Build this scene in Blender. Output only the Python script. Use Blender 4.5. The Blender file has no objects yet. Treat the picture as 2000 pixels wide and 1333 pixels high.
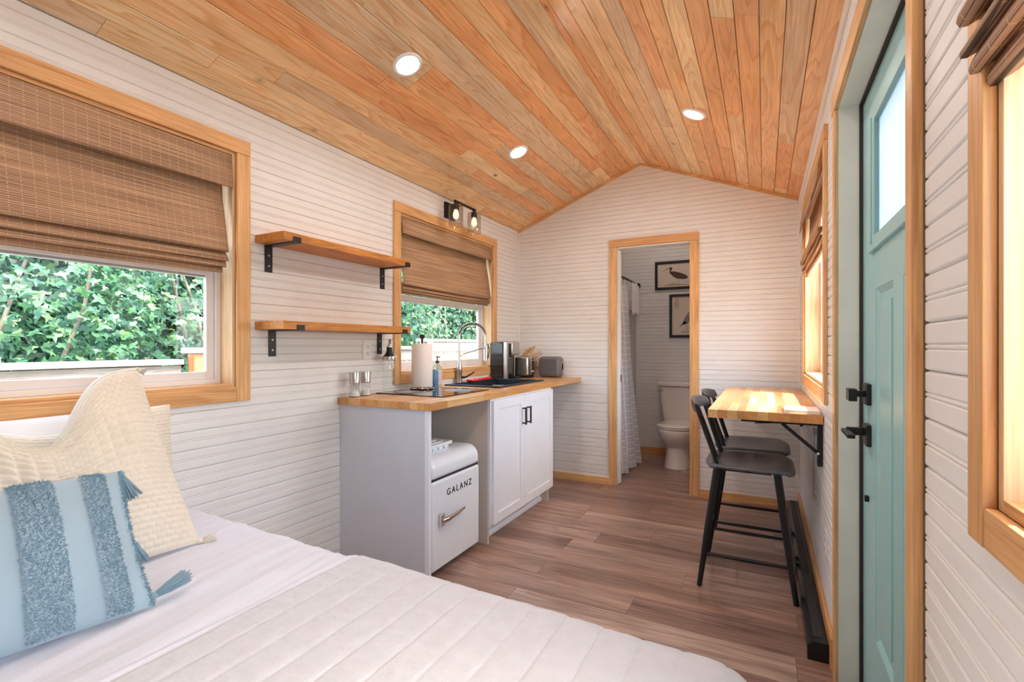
import bpy, math, random
from mathutils import Vector, Matrix, noise as mnoise
R_ = random.Random(7)
PI = math.pi
sc = bpy.context.scene
COL = sc.collection

# ------------------------------------------------------------------ camera, world, sun, exposure
cam_d = bpy.data.cameras.new('camera'); cam = bpy.data.objects.new('camera', cam_d); COL.objects.link(cam)
cam.location = (0, 0, 1.2267)
cam.rotation_euler = (PI/2, 0, 0.4766)
cam_d.sensor_width = 36.0; cam_d.lens = 953.95/2000*36.0; cam_d.shift_y = 8.47/2000; cam_d.clip_start = .02
sc.camera = cam
sc.view_settings.view_transform = 'Standard'; sc.view_settings.look = 'None'
sc.view_settings.gamma = 1.0; sc.view_settings.use_curve_mapping = False
sc.view_settings.exposure = 0.36
sc.cycles.max_bounces = 10; sc.cycles.diffuse_bounces = 6; sc.cycles.glossy_bounces = 4
sc.cycles.transmission_bounces = 8; sc.cycles.transparent_max_bounces = 12
sc.cycles.sample_clamp_indirect = 6.0; sc.cycles.caustics_reflective = False; sc.cycles.caustics_refractive = False
sc.cycles.use_denoising = True
try: sc.cycles.denoiser = 'OPENIMAGEDENOISE'
except Exception: pass

w = bpy.data.worlds.new('sky'); sc.world = w; w.use_nodes = True
nt = w.node_tree; nt.nodes.clear()
sky = nt.nodes.new('ShaderNodeTexSky'); sky.sky_type = 'NISHITA'; sky.sun_disc = False
sky.sun_elevation = math.radians(48); sky.sun_rotation = math.radians(100); sky.air_density = 1.0; sky.dust_density = 3.0
mixw = nt.nodes.new('ShaderNodeMix'); mixw.data_type = 'RGBA'; mixw.inputs[0].default_value = .45
mixw.inputs[7].default_value = (3.0, 3.45, 4.1, 1)
bgn = nt.nodes.new('ShaderNodeBackground'); outn = nt.nodes.new('ShaderNodeOutputWorld')
nt.links.new(sky.outputs[0], mixw.inputs[6]); nt.links.new(mixw.outputs[2], bgn.inputs[0]); nt.links.new(bgn.outputs[0], outn.inputs[0])
bgn.inputs[1].default_value = 1.7
SUN_E = 15.0
sd = bpy.data.lights.new('sun', 'SUN'); sd.energy = SUN_E; sd.angle = math.radians(.6); sd.color = (1, .95, .86)
so = bpy.data.objects.new('sun', sd); COL.objects.link(so)
so.rotation_euler = Vector((-.45, .035, -1.0)).to_track_quat('-Z', 'Y').to_euler()
CAN = 170.0          # radiance of the recessed ceiling lamps
CANC = (1.0, .945, .885)

def portal(loc, rot, sx, sy):
    d = bpy.data.lights.new('window_portal', 'AREA'); d.shape = 'RECTANGLE'; d.size = sx; d.size_y = sy
    d.cycles.is_portal = True
    o = bpy.data.objects.new('window_portal', d); o.location = loc; o.rotation_euler = rot; COL.objects.link(o)
# area light emits along -Z; rotate to point into the room
portal((-2.27, .77, 1.30), (0, -PI/2, 0), .6, 1.3)
portal((-2.27, 3.10, 1.30), (0, -PI/2, 0), .6, 1.3)
portal((.40, 3.10, 1.40), (0, PI/2, 0), .75, 1.3)
portal((.40, .13, 1.40), (0, PI/2, 0), .8, 1.3)
#portal((-.95, -1.80, 1.45), (PI/2, 0, 0), 1.3, 1.1)

# ------------------------------------------------------------------ mesh helpers
class MB:
    def __init__(s): s.v = []; s.f = []
    def add(s, vs, fs):
        n = len(s.v); s.v += [tuple(p) for p in vs]; s.f += [tuple(i+n for i in f) for f in fs]; return s
    def box(s, x0, x1, y0, y1, z0, z1):
        if x0 > x1: x0, x1 = x1, x0
        if y0 > y1: y0, y1 = y1, y0
        return s.add([(x0,y0,z0),(x1,y0,z0),(x1,y1,z0),(x0,y1,z0),(x0,y0,z1),(x1,y0,z1),(x1,y1,z1),(x0,y1,z1)],
              [(0,3,2,1),(4,5,6,7),(0,1,5,4),(1,2,6,5),(2,3,7,6),(3,0,4,7)])
    def prism(s, poly, axis, a, b):
        """poly: 2d points in the other two axes (in order), extruded along axis a..b"""
        n = len(poly); vs = []
        for t in (a, b):
            for p in poly:
                q = list(p); q.insert('xyz'.index(axis), t); vs.append(tuple(q))
        fs = [(i, (i+1) % n, n+(i+1) % n, n+i) for i in range(n)]
        fs.append(tuple(range(n-1, -1, -1))); fs.append(tuple(range(n, 2*n)))
        return s.add(vs, fs)
    def tube(s, pts, r, n=10, caps=True):
        pts = [Vector(p) for p in pts]
        rs = r if isinstance(r, (list, tuple)) else [r]*len(pts)
        vs = []; up = None
        for i, p in enumerate(pts):
            d = (pts[min(i+1, len(pts)-1)] - pts[max(i-1, 0)]).normalized()
            if up is None:
                up = d.orthogonal().normalized()
            else:
                up = (up - d*up.dot(d)).normalized()
            w_ = d.cross(up)
            for k in range(n):
                a = 2*PI*k/n; vs.append(p + (up*math.cos(a) + w_*math.sin(a))*rs[i])
        fs = []
        for i in range(len(pts)-1):
            for k in range(n):
                fs.append((i*n+k, i*n+(k+1) % n, (i+1)*n+(k+1) % n, (i+1)*n+k))
        if caps:
            fs.append(tuple(range(n-1, -1, -1))); fs.append(tuple((len(pts)-1)*n+k for k in range(n)))
        return s.add(vs, fs)
    def lathe(s, prof, c=(0,0,0), n=28, axis='z', sx=1, sy=1):
        vs = []; fs = []
        for (r, h) in prof:
            for k in range(n):
                a = 2*PI*k/n; p = [r*math.cos(a)*sx, r*math.sin(a)*sy, h]
                if axis == 'x': p = [p[2], p[0], p[1]]
                if axis == 'y': p = [p[0], p[2], p[1]]
                vs.append((p[0]+c[0], p[1]+c[1], p[2]+c[2]))
        for i in range(len(prof)-1):
            for k in range(n):
                fs.append((i*n+k, i*n+(k+1) % n, (i+1)*n+(k+1) % n, (i+1)*n+k))
        if prof[0][0] > 1e-6: fs.append(tuple(range(n-1, -1, -1)))
        if prof[-1][0] > 1e-6: fs.append(tuple((len(prof)-1)*n+k for k in range(n)))
        return s.add(vs, fs)
    def grid(s, nu, nv, fn, flip=False):
        vs = [fn(i/nu, j/nv) for j in range(nv+1) for i in range(nu+1)]; fs = []
        for j in range(nv):
            for i in range(nu):
                a = j*(nu+1)+i; q = (a, a+1, a+nu+2, a+nu+1); fs.append(q[::-1] if flip else q)
        return s.add(vs, fs)
    def xf(s, m):
        s.v = [tuple(m @ Vector(p)) for p in s.v]; return s

def wloc(o):
    v = Vector((0,0,0))
    while o is not None: v = v + o.location; o = o.parent
    return v
def props(o, label=None, cat=None, group=None, kind=None):
    if label: o['label'] = label
    if cat: o['category'] = cat
    if group: o['group'] = group
    if kind: o['kind'] = kind
    return o
def ob(name, mb, mat, parent=None, smooth=False, bevel=0, seg=2, sub=0, label=None, cat=None, group=None, kind=None, origin=None, solid=0):
    off = wloc(parent) if parent else Vector(origin or (0,0,0))
    me = bpy.data.meshes.new(name)
    me.from_pydata([(p[0]-off[0], p[1]-off[1], p[2]-off[2]) for p in mb.v], [], mb.f); me.validate()
    o = bpy.data.objects.new(name, me); COL.objects.link(o)
    if parent: o.parent = parent
    else: o.location = off
    if mat: me.materials.append(mat)
    import bmesh
    bm = bmesh.new(); bm.from_mesh(me)
    if smooth is not 'raw': bmesh.ops.recalc_face_normals(bm, faces=bm.faces)
    bm.to_mesh(me); bm.free()
    if solid:
        m = o.modifiers.new('thick', 'SOLIDIFY'); m.thickness = solid; m.offset = 0
    if bevel:
        m = o.modifiers.new('bevel', 'BEVEL'); m.width = bevel; m.segments = seg; m.limit_method = 'ANGLE'; m.angle_limit = math.radians(35)
    if sub:
        m = o.modifiers.new('sub', 'SUBSURF'); m.levels = sub; m.render_levels = sub
    if smooth:
        for p in me.polygons: p.use_smooth = True
        if smooth == 'auto':
            try: me.set_sharp_from_angle(angle=math.radians(38))
            except Exception: pass
    return props(o, label, cat, group, kind)
def thing(name, loc, label=None, cat=None, group=None, kind=None):
    o = bpy.data.objects.new(name, None); o.location = loc; o.empty_display_size = .05; COL.objects.link(o)
    return props(o, label, cat, group, kind)
def dup(root, loc, label=None):
    r = root.copy(); COL.objects.link(r); r.location = loc
    if label: r['label'] = label
    for ch in list(root.children):
        c_ = ch.copy(); COL.objects.link(c_); c_.parent = r
        for g in list(ch.children):
            d = g.copy(); COL.objects.link(d); d.parent = c_
    return r

# ------------------------------------------------------------------ materials
def srgb(r, g, b):
    f = lambda c: (c/255/12.92) if c/255 <= .04045 else ((c/255+.055)/1.055)**2.4
    return (f(r), f(g), f(b), 1)
def newmat(name):
    m = bpy.data.materials.new(name); m.use_nodes = True
    return m, m.node_tree, m.node_tree.nodes['Principled BSDF']
def mat(name, col, rough=.5, metal=0, spec=.5, bump=0, bscale=200, trans=0, ior=1.45, coat=0, emit=None, es=0, sss=0, var=0, vscale=8):
    m, t, b = newmat(name)
    b.inputs['Base Color'].default_value = col; b.inputs['Roughness'].default_value = rough
    b.inputs['Metallic'].default_value = metal; b.inputs['Specular IOR Level'].default_value = spec
    b.inputs['Transmission Weight'].default_value = trans; b.inputs['IOR'].default_value = ior
    b.inputs['Coat Weight'].default_value = coat
    if emit: b.inputs['Emission Color'].default_value = emit; b.inputs['Emission Strength'].default_value = es
    tc = t.nodes.new('ShaderNodeTexCoord')
    n = t.nodes.new('ShaderNodeTexNoise'); n.inputs['Scale'].default_value = bscale; n.inputs['Detail'].default_value = 3
    t.links.new(tc.outputs['Object'], n.inputs['Vector'])
    if bump:
        bp = t.nodes.new('ShaderNodeBump'); bp.inputs['Strength'].default_value = bump; bp.inputs['Distance'].default_value = .002
        t.links.new(n.outputs[0], bp.inputs['Height']); t.links.new(bp.outputs[0], b.inputs['Normal'])
    n2 = t.nodes.new('ShaderNodeTexNoise'); n2.inputs['Scale'].default_value = vscale; n2.inputs['Detail'].default_value = 4
    t.links.new(tc.outputs['Object'], n2.inputs['Vector'])
    hsv = t.nodes.new('ShaderNodeHueSaturation'); hsv.inputs['Color'].default_value = col
    mr = t.nodes.new('ShaderNodeMapRange'); mr.inputs[1].default_value = .3; mr.inputs[2].default_value = .7
    mr.inputs[3].default_value = 1-(var or .02); mr.inputs[4].default_value = 1+(var or .02)
    t.links.new(n2.outputs[0], mr.inputs[0]); t.links.new(mr.outputs[0], hsv.inputs['Value']); t.links.new(hsv.outputs[0], b.inputs['Base Color'])
    return m
def ramp(t, fac, stops, interp='LINEAR'):
    r = t.nodes.new('ShaderNodeValToRGB'); r.color_ramp.interpolation = interp
    e = r.color_ramp.elements
    while len(e) > 1: e.remove(e[-1])
    e[0].position = stops[0][0]; e[0].color = stops[0][1]
    for p, c_ in stops[1:]:
        x = e.new(p); x.color = c_
    t.links.new(fac, r.inputs[0]); return r.outputs[0]
def mixc(t, fac, a, b, mode='MIX'):
    m = t.nodes.new('ShaderNodeMix'); m.data_type = 'RGBA'; m.blend_type = mode
    for i, x in ((0, fac), (6, a), (7, b)):
        if hasattr(x, 'links') or hasattr(x, 'is_linked'): t.links.new(x, m.inputs[i])
        elif i == 0: m.inputs[0].default_value = x
        else: m.inputs[i].default_value = x
    return m.outputs[2]
def wood(name, tints, grain, axis='y', rough=.45, gscale=14.0, gstr=.6, stretch=.06, rings=9, knots=0, fibre=.25, perobj=True, spec=.4, coat=0, streak=0, bump=.15):
    """tints: list of colours chosen per object; grain: dark grain colour multiplier colour"""
    m, t, b = newmat(name); L = t.links.new
    tc = t.nodes.new('ShaderNodeTexCoord'); oi = t.nodes.new('ShaderNodeObjectInfo')
    vm = t.nodes.new('ShaderNodeVectorMath'); vm.operation = 'SCALE'
    cmb = t.nodes.new('ShaderNodeCombineXYZ')
    for i in range(3): L(oi.outputs['Random'], cmb.inputs[i])
    L(cmb.outputs[0], vm.inputs[0]); vm.inputs['Scale'].default_value = 61.7
    va = t.nodes.new('ShaderNodeVectorMath'); va.operation = 'ADD'
    L(tc.outputs['Object'], va.inputs[0]); L(vm.outputs[0], va.inputs[1])
    mp = t.nodes.new('ShaderNodeMapping'); L(va.outputs[0], mp.inputs['Vector'])
    mp.inputs['Scale'].default_value = tuple(stretch if a == axis else 1 for a in 'xyz')
    n = t.nodes.new('ShaderNodeTexNoise'); n.inputs['Scale'].default_value = gscale; n.inputs['Detail'].default_value = 2; n.inputs['Roughness'].default_value = .45
    n.inputs['Distortion'].default_value = .35
    L(mp.outputs[0], n.inputs['Vector'])
    mu = t.nodes.new('ShaderNodeMath'); mu.operation = 'MULTIPLY'; mu.inputs[1].default_value = rings; L(n.outputs[0], mu.inputs[0])
    fr = t.nodes.new('ShaderNodeMath'); fr.operation = 'FRACT'; L(mu.outputs[0], fr.inputs[0])
    # fine fibres
    mp2 = t.nodes.new('ShaderNodeMapping'); L(va.outputs[0], mp2.inputs['Vector'])
    mp2.inputs['Scale'].default_value = tuple(.02 if a == axis else 1 for a in 'xyz')
    n2 = t.nodes.new('ShaderNodeTexNoise'); n2.inputs['Scale'].default_value = 260; n2.inputs['Detail'].default_value = 3; L(mp2.outputs[0], n2.inputs['Vector'])
    # broad tone
    mp3 = t.nodes.new('ShaderNodeMapping'); L(va.outputs[0], mp3.inputs['Vector'])
    mp3.inputs['Scale'].default_value = tuple(.25 if a == axis else 1 for a in 'xyz')
    n3 = t.nodes.new('ShaderNodeTexNoise'); n3.inputs['Scale'].default_value = 9; n3.inputs['Detail'].default_value = 3; L(mp3.outputs[0], n3.inputs['Vector'])
    wn = t.nodes.new('ShaderNodeTexWhiteNoise'); wn.noise_dimensions = '1D'; L(oi.outputs['Random'], wn.inputs['W'])
    k = len(tints)
    base = ramp(t, wn.outputs['Value'], [(i/k, c_) for i, c_ in enumerate(tints)], 'CONSTANT')
    g = ramp(t, fr.outputs[0], [(0, (0,0,0,1)), (.55, (.25,.25,.25,1)), (.9, (1,1,1,1)), (1, (0,0,0,1))])
    gm = t.nodes.new('ShaderNodeMath'); gm.operation = 'MULTIPLY'; gm.inputs[1].default_value = gstr; L(g, gm.inputs[0])
    c1 = mixc(t, gm.outputs[0], base, grain, 'MULTIPLY')
    f2 = ramp(t, n2.outputs[0], [(.35, (1-fibre,)*3+(1,)), (.65, (1+fibre*.3,)*3+(1,))])
    c2 = mixc(t, 1.0, c1, f2, 'MULTIPLY')
    f3 = ramp(t, n3.outputs[0], [(.3, (.88,.86,.84,1)), (.7, (1.12,1.12,1.12,1))])
    c3 = mixc(t, 1.0, c2, f3, 'MULTIPLY')
    if streak:
        n4 = t.nodes.new('ShaderNodeTexNoise'); n4.inputs['Scale'].default_value = 5; n4.inputs['Detail'].default_value = 5; n4.inputs['Roughness'].default_value = .65
        mp4 = t.nodes.new('ShaderNodeMapping'); L(va.outputs[0], mp4.inputs['Vector']); mp4.inputs['Scale'].default_value = tuple(.22 if a == axis else 2.4 for a in 'xyz'); L(mp4.outputs[0], n4.inputs['Vector'])
        f4 = ramp(t, n4.outputs[0], [(.36, (1-streak, 1-streak, 1-streak, 1)), (.52, (1,1,1,1)), (.68, (1+streak*.7,)*3+(1,))])
        c3 = mixc(t, 1.0, c3, f4, 'MULTIPLY')
    if knots:
        vo = t.nodes.new('ShaderNodeTexVoronoi'); vo.inputs['Scale'].default_value = knots
        mpk = t.nodes.new('ShaderNodeMapping'); L(va.outputs[0], mpk.inputs['Vector']); mpk.inputs['Scale'].default_value = tuple(.6 if a == axis else 1 for a in 'xyz'); L(mpk.outputs[0], vo.inputs['Vector'])
        kf = ramp(t, vo.outputs['Distance'], [(.0, (1,1,1,1)), (.022, (.8,.8,.8,1)), (.04, (.25,.25,.25,1)), (.075, (0,0,0,1))])
        c3 = mixc(t, kf, c3, (.07,.03,.015,1))
    L(c3, b.inputs['Base Color']); b.inputs['Roughness'].default_value = rough; b.inputs['Specular IOR Level'].default_value = spec
    b.inputs['Coat Weight'].default_value = coat; b.inputs['Coat Roughness'].default_value = .15
    if bump:
        bp = t.nodes.new('ShaderNodeBump'); bp.inputs['Strength'].default_value = bump; bp.inputs['Distance'].default_value = .001
        L(n2.outputs[0], bp.inputs['Height']); L(bp.outputs[0], b.inputs['Normal'])
    return m

M = {}
M['white'] = mat('white_board_paint', srgb(234,233,233), .5, bump=.05, bscale=60)
M['wtrim'] = mat('white_trim_paint', srgb(240,237,235), .4)
M['jamb'] = mat('worn_white_jamb_paint', srgb(242,242,236), .5, var=.06, vscale=5)
CE = [srgb(244,200,150), srgb(242,188,136), srgb(247,210,162), srgb(240,182,128), srgb(250,220,174), srgb(244,196,142), srgb(228,202,168), srgb(248,222,178), srgb(240,184,134)]
M['ceil'] = wood('pine_ceiling', CE, (.84,.60,.40,1), 'y', .36, 10, .8, .10, 12, knots=3.2, fibre=.16, coat=.1)
M['ridge'] = wood('pale_ridge_pine', [srgb(250,222,180)], (.75,.5,.3,1), 'y', .4, 9, .5, .08, 8, knots=2.5)
HO = [srgb(230,182,126), srgb(225,174,118), srgb(234,190,136)]
M['casY'] = wood('cedar_casing_y', HO, (.6,.36,.2,1), 'y', .42, 16, .4, .05, 6, fibre=.2)
M['casZ'] = wood('cedar_casing_z', HO, (.6,.36,.2,1), 'z', .42, 16, .4, .05, 6, knots=2.4, fibre=.2)
M['casX'] = wood('cedar_casing_x', HO, (.6,.36,.2,1), 'x', .42, 16, .4, .05, 6, fibre=.2)
M['jambw'] = wood('pale_jamb_pine', [srgb(226,196,154), srgb(222,188,146)], (.75,.55,.38,1), 'z', .5, 14, .35, .05, 6, knots=2.0, fibre=.15)
M['shelf'] = wood('shelf_fir', [srgb(214,146,72)], (.5,.3,.15,1), 'y', .45, 22, .55, .05, 9, fibre=.3)
BU = [srgb(222,170,110), srgb(214,158,98), srgb(228,182,124), srgb(206,148,90), srgb(224,164,100), srgb(232,190,134)]
M['butY'] = wood('butcher_block', BU, (.62,.42,.26,1), 'y', .32, 26, .3, .04, 5, fibre=.22, coat=.15)
FL = [srgb(180,150,138), srgb(166,136,124), srgb(190,162,150), srgb(156,126,116), srgb(176,144,130), srgb(196,170,158)]
M['floor'] = wood('brown_vinyl_plank', FL, (.45,.34,.3,1), 'x', .33, 10, .5, .07, 6, fibre=.3, streak=.34, spec=.5, bump=.25, coat=.12)
M['fence'] = wood('weathered_fence', [srgb(214,196,176), srgb(200,180,160), srgb(226,212,196)], (.5,.4,.33,1), 'z', .8, 14, .5, .06, 7, fibre=.3)
M['fenceY'] = wood('weathered_rail', [srgb(206,196,188), srgb(190,178,168)], (.5,.4,.33,1), 'y', .8, 14, .5, .06, 7, fibre=.3)
M['post'] = wood('orange_fence_post', [srgb(226,150,98)], (.5,.3,.2,1), 'z', .8, 14, .5, .06, 7, fibre=.3)
M['black'] = mat('matte_black_metal', (.012,.012,.014,1), .42, spec=.5)
M['blackw'] = mat('black_stool_paint', (.012,.013,.017,1), .34, spec=.5)
M['seatm'] = mat('black_seat_with_sheen', (.11,.12,.145,1), .33, spec=.8)  # window sheen on the black seat is put into its base colour
M['heater'] = mat('glossy_black_heater', (.010,.011,.013,1), .22, spec=.6)
M['bronze'] = mat('dark_bronze', (.03,.02,.017,1), .4, metal=.6)
M['chrome'] = mat('chrome', (.75,.74,.73,1), .12, metal=1)
M['steel'] = mat('brushed_steel', (.56,.54,.52,1), .28, metal=1, bump=.05, bscale=300)
M['vinyl'] = mat('white_vinyl', srgb(232,228,230), .35)
M['cab'] = mat('white_cabinet_paint', srgb(236,240,250), .32)
M['panel'] = mat('grey_end_panel', srgb(206,211,221), .5, bump=.03)
M['beige'] = mat('beige_cabinet_side', srgb(214,206,196), .5)
M['fridge'] = mat('white_enamel', srgb(238,244,252), .12, coat=.6)
M['dark'] = mat('dark_gasket', (.03,.035,.04,1), .5)
M['ink'] = mat('dark_lettering', (.03,.03,.035,1), .3)
M['teal'] = mat('teal_door_paint', srgb(164,212,217), .35)
M['weather'] = mat('dark_weatherstrip', (.045,.035,.033,1), .6)
M['sink'] = mat('black_composite', (.012,.017,.022,1), .45, spec=.5, bump=.1, bscale=400)
M['ceramic'] = mat('black_glass_cooktop', (.008,.007,.007,1), .03, coat=.6)
M['porc'] = mat('toilet_porcelain', srgb(232,224,220), .12, coat=.5)
M['paper'] = mat('paper_towel', srgb(244,238,236), .95, bump=.5, bscale=350)
M['red'] = mat('red_silicone', (.72,.015,.02,1), .35)
M['white_pl'] = mat('white_plastic', srgb(240,241,243), .3)
M['grey_pl'] = mat('grey_plastic', srgb(112,108,110), .45)
M['blackpl'] = mat('gloss_black_plastic', (.01,.01,.011,1), .06, coat=.5)
M['blonde'] = mat('blonde_wood', srgb(214,180,140), .5, var=.1, vscale=30)
M['soap'] = mat('soap_liquid', srgb(214,214,190), .15, trans=.4)
M['label'] = mat('soap_label', srgb(196,190,200), .5, var=.15, vscale=60)
M['blueb'] = mat('blue_bottle', srgb(84,124,160), .3, var=.3, vscale=70)
M['salt'] = mat('white_salt', srgb(226,226,226), .8)
M['socket'] = mat('grey_socket', srgb(90,84,80), .5)
M['curt_rod'] = M['bronze']
M['stall'] = mat('grey_stall_wall', srgb(196,192,196), .35)
M['sheet'] = None

def glass(name, tint=(1,1,1,1), refl=.5, rough=0.0, ior=1.5):
    m = bpy.data.materials.new(name); m.use_nodes = True; t = m.node_tree; t.nodes.clear()
    o = t.nodes.new('ShaderNodeOutputMaterial'); mx = t.nodes.new('ShaderNodeMixShader'); tr = t.nodes.new('ShaderNodeBsdfTransparent')
    gl = t.nodes.new('ShaderNodeBsdfGlossy'); gl.inputs['Roughness'].default_value = rough; fr = t.nodes.new('ShaderNodeFresnel'); fr.inputs[0].default_value = ior
    tr.inputs[0].default_value = tint
    ge = t.nodes.new('ShaderNodeNewGeometry'); sb = t.nodes.new('ShaderNodeMath'); sb.operation = 'SUBTRACT'; sb.inputs[0].default_value = 1.0
    mu = t.nodes.new('ShaderNodeMath'); mu.operation = 'MULTIPLY'; t.links.new(ge.outputs['Backfacing'], sb.inputs[1]); t.links.new(sb.outputs[0], mu.inputs[0]); t.links.new(fr.outputs[0], mu.inputs[1])
    t.links.new(mu.outputs[0], mx.inputs[0]); t.links.new(tr.outputs[0], mx.inputs[1]); t.links.new(gl.outputs[0], mx.inputs[2]); t.links.new(mx.outputs[0], o.inputs[0])
    return m
M['glass'] = glass('window_glass', (.96,.98,.97,1))
M['jar'] = glass('clear_jar_glass', (.93,.94,.94,1), ior=1.6)
M['shade'] = glass('clear_shade_glass', (.9,.88,.86,1), ior=1.7)
def frosted():
    m, t, b = newmat('frosted_door_glass'); b.inputs['Base Color'].default_value = (.36,.41,.44,1); b.inputs['Roughness'].default_value = .55
    b.inputs['Transmission Weight'].default_value = 1.0; b.inputs['IOR'].default_value = 1.2
    tl = t.nodes.new('ShaderNodeBsdfTranslucent'); tl.inputs[0].default_value = (.29,.34,.37,1); mx = t.nodes.new('ShaderNodeMixShader'); mx.inputs[0].default_value = .45
    o = t.nodes['Material Output']; t.links.new(b.outputs[0], mx.inputs[1]); t.links.new(tl.outputs[0], mx.inputs[2]); t.links.new(mx.outputs[0], o.inputs[0])
    return m
M['frost'] = frosted()
def emis(name, col, s):
    m, t, b = newmat(name); b.inputs['Base Color'].default_value = (.8,.8,.8,1); b.inputs['Emission Color'].default_value = col; b.inputs['Emission Strength'].default_value = s
    return m
M['lamp'] = emis('recessed_lamp', CANC+(1,), CAN)
M['bulb'] = emis('sconce_bulb', (1,.72,.42,1), 1.6)

def woven(name, axis_t, pitch=.033, tint=(1,1,1,1)):
    """bamboo weave: slats run along axis_t (0=x,1=y), stacked in z"""
    m, t, b = newmat(name); L = t.links.new
    tc = t.nodes.new('ShaderNodeTexCoord'); sp = t.nodes.new('ShaderNodeSeparateXYZ'); L(tc.outputs['Object'], sp.inputs[0])
    mp = t.nodes.new('ShaderNodeMapping'); L(tc.outputs['Object'], mp.inputs[0]); s = [1,1,190]; s[axis_t] = 1.1; s[1-axis_t] = 1; mp.inputs['Scale'].default_value = s
    n = t.nodes.new('ShaderNodeTexNoise'); n.inputs['Scale'].default_value = 1.4; n.inputs['Detail'].default_value = 2; L(mp.outputs[0], n.inputs['Vector'])
    mp2 = t.nodes.new('ShaderNodeMapping'); L(tc.outputs['Object'], mp2.inputs[0]); s = [1,1,26]; s[axis_t] = 2.2; mp2.inputs['Scale'].default_value = s
    n2 = t.nodes.new('ShaderNodeTexNoise'); n2.inputs['Scale'].default_value = 1.2; n2.inputs['Detail'].default_value = 3; L(mp2.outputs[0], n2.inputs['Vector'])
    c = ramp(t, n.outputs[0], [(.25, srgb(138,108,88)), (.42, srgb(178,142,114)), (.55, srgb(206,170,138)), (.75, srgb(228,198,164))])
    c2 = ramp(t, n2.outputs[0], [(.35, (.93,.87,.83,1)), (.65, (1.16,1.10,1.03,1))])
    c = mixc(t, 1.0, c, c2, 'MULTIPLY'); c = mixc(t, 1.0, c, tint, 'MULTIPLY')
    def m_(op, a, bb=None):
        x = t.nodes.new('ShaderNodeMath'); x.operation = op
        for i, q in enumerate((a, bb)):
            if q is None: continue
            if isinstance(q, (int, float)): x.inputs[i].default_value = q
            else: L(q, x.inputs[i])
        return x.outputs[0]
    zz = m_('MULTIPLY', sp.outputs[2], 1/.0075)
    fz = m_('FRACT', zz); gap = m_('LESS_THAN', fz, .15)
    c = mixc(t, gap, c, (.09,.06,.045,1))
    T = sp.outputs[axis_t]
    tz = m_('MULTIPLY', m_('FLOOR', m_('MULTIPLY', zz, .5)), .0)
    ft = m_('FRACT', m_('MULTIPLY', T, 1/pitch)); th = m_('LESS_THAN', ft, .0018/pitch)
    dash = m_('GREATER_THAN', m_('FRACT', m_('MULTIPLY', zz, .5)), .35)
    thd = m_('MULTIPLY', th, dash)
    c = mixc(t, thd, c, srgb(220,196,140))
    L(c, b.inputs['Base Color']); b.inputs['Roughness'].default_value = .6
    bp = t.nodes.new('ShaderNodeBump'); bp.inputs['Strength'].default_value = .6; bp.inputs['Distance'].default_value = .002
    tri = m_('ABSOLUTE', m_('SUBTRACT', fz, .5)); inv = m_('SUBTRACT', .5, tri); L(inv, bp.inputs['Height']); L(bp.outputs[0], b.inputs['Normal'])
    tl = t.nodes.new('ShaderNodeBsdfTranslucent'); L(c, tl.inputs[0]); mx = t.nodes.new('ShaderNodeMixShader'); mx.inputs[0].default_value = .22
    o = t.nodes['Material Output']; L(b.outputs[0], mx.inputs[1]); L(tl.outputs[0], mx.inputs[2]); L(mx.outputs[0], o.inputs[0])
    return m
M['woven'] = woven('bamboo_weave', 1)
M['woven3'] = woven('greyed_bamboo_weave', 1, .045, (1.0,1.02,1.08,1))
M['woven2'] = woven('tight_bamboo_weave', 1, .017)

def fabric(name, col, scale=420, bump=.4, rough=.9, wr=0, wrscale=7, stretch=(1,1,1), sheen=.3):
    m, t, b = newmat(name); L = t.links.new
    tc = t.nodes.new('ShaderNodeTexCoord'); n = t.nodes.new('ShaderNodeTexNoise'); n.inputs['Scale'].default_value = scale; L(tc.outputs['Object'], n.inputs['Vector'])
    mp = t.nodes.new('ShaderNodeMapping'); mp.inputs['Scale'].default_value = stretch; L(tc.outputs['Object'], mp.inputs[0])
    n2 = t.nodes.new('ShaderNodeTexNoise'); n2.inputs['Scale'].default_value = wrscale; n2.inputs['Detail'].default_value = 5; L(mp.outputs[0], n2.inputs['Vector'])
    c = ramp(t, n2.outputs[0], [(.3, tuple(x*.93 for x in col[:3])+(1,)), (.7, col)])
    L(c, b.inputs['Base Color']); b.inputs['Roughness'].default_value = rough; b.inputs['Sheen Weight'].default_value = sheen
    b1 = t.nodes.new('ShaderNodeBump'); b1.inputs['Strength'].default_value = bump; b1.inputs['Distance'].default_value = .0015; L(n.outputs[0], b1.inputs['Height'])
    last = b1
    if wr:
        b2 = t.nodes.new('ShaderNodeBump'); b2.inputs['Strength'].default_value = wr; b2.inputs['Distance'].default_value = .012; L(n2.outputs[0], b2.inputs['Height']); L(b1.outputs[0], b2.inputs['Normal']); last = b2
    L(last.outputs[0], b.inputs['Normal'])
    return m
M['sheet'] = fabric('white_sheet', srgb(216,218,230), wr=.5, wrscale=9, stretch=(2.4,.3,1))
M['quilt'] = fabric('oatmeal_quilt', srgb(201,201,208), wr=.55, wrscale=26, stretch=(1,1,1))
M['knit'] = fabric('cream_knit', srgb(230,221,206), scale=300, bump=.6)
M['bluef'] = fabric('light_blue_cotton', srgb(160,184,198), scale=500, bump=.3)
M['pile'] = fabric('blue_pile', srgb(124,156,174), scale=200, bump=.3, sheen=.5)
M['pillow'] = fabric('white_pillowcase', srgb(238,238,242), wr=.3)
M['curtain'] = None

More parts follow.
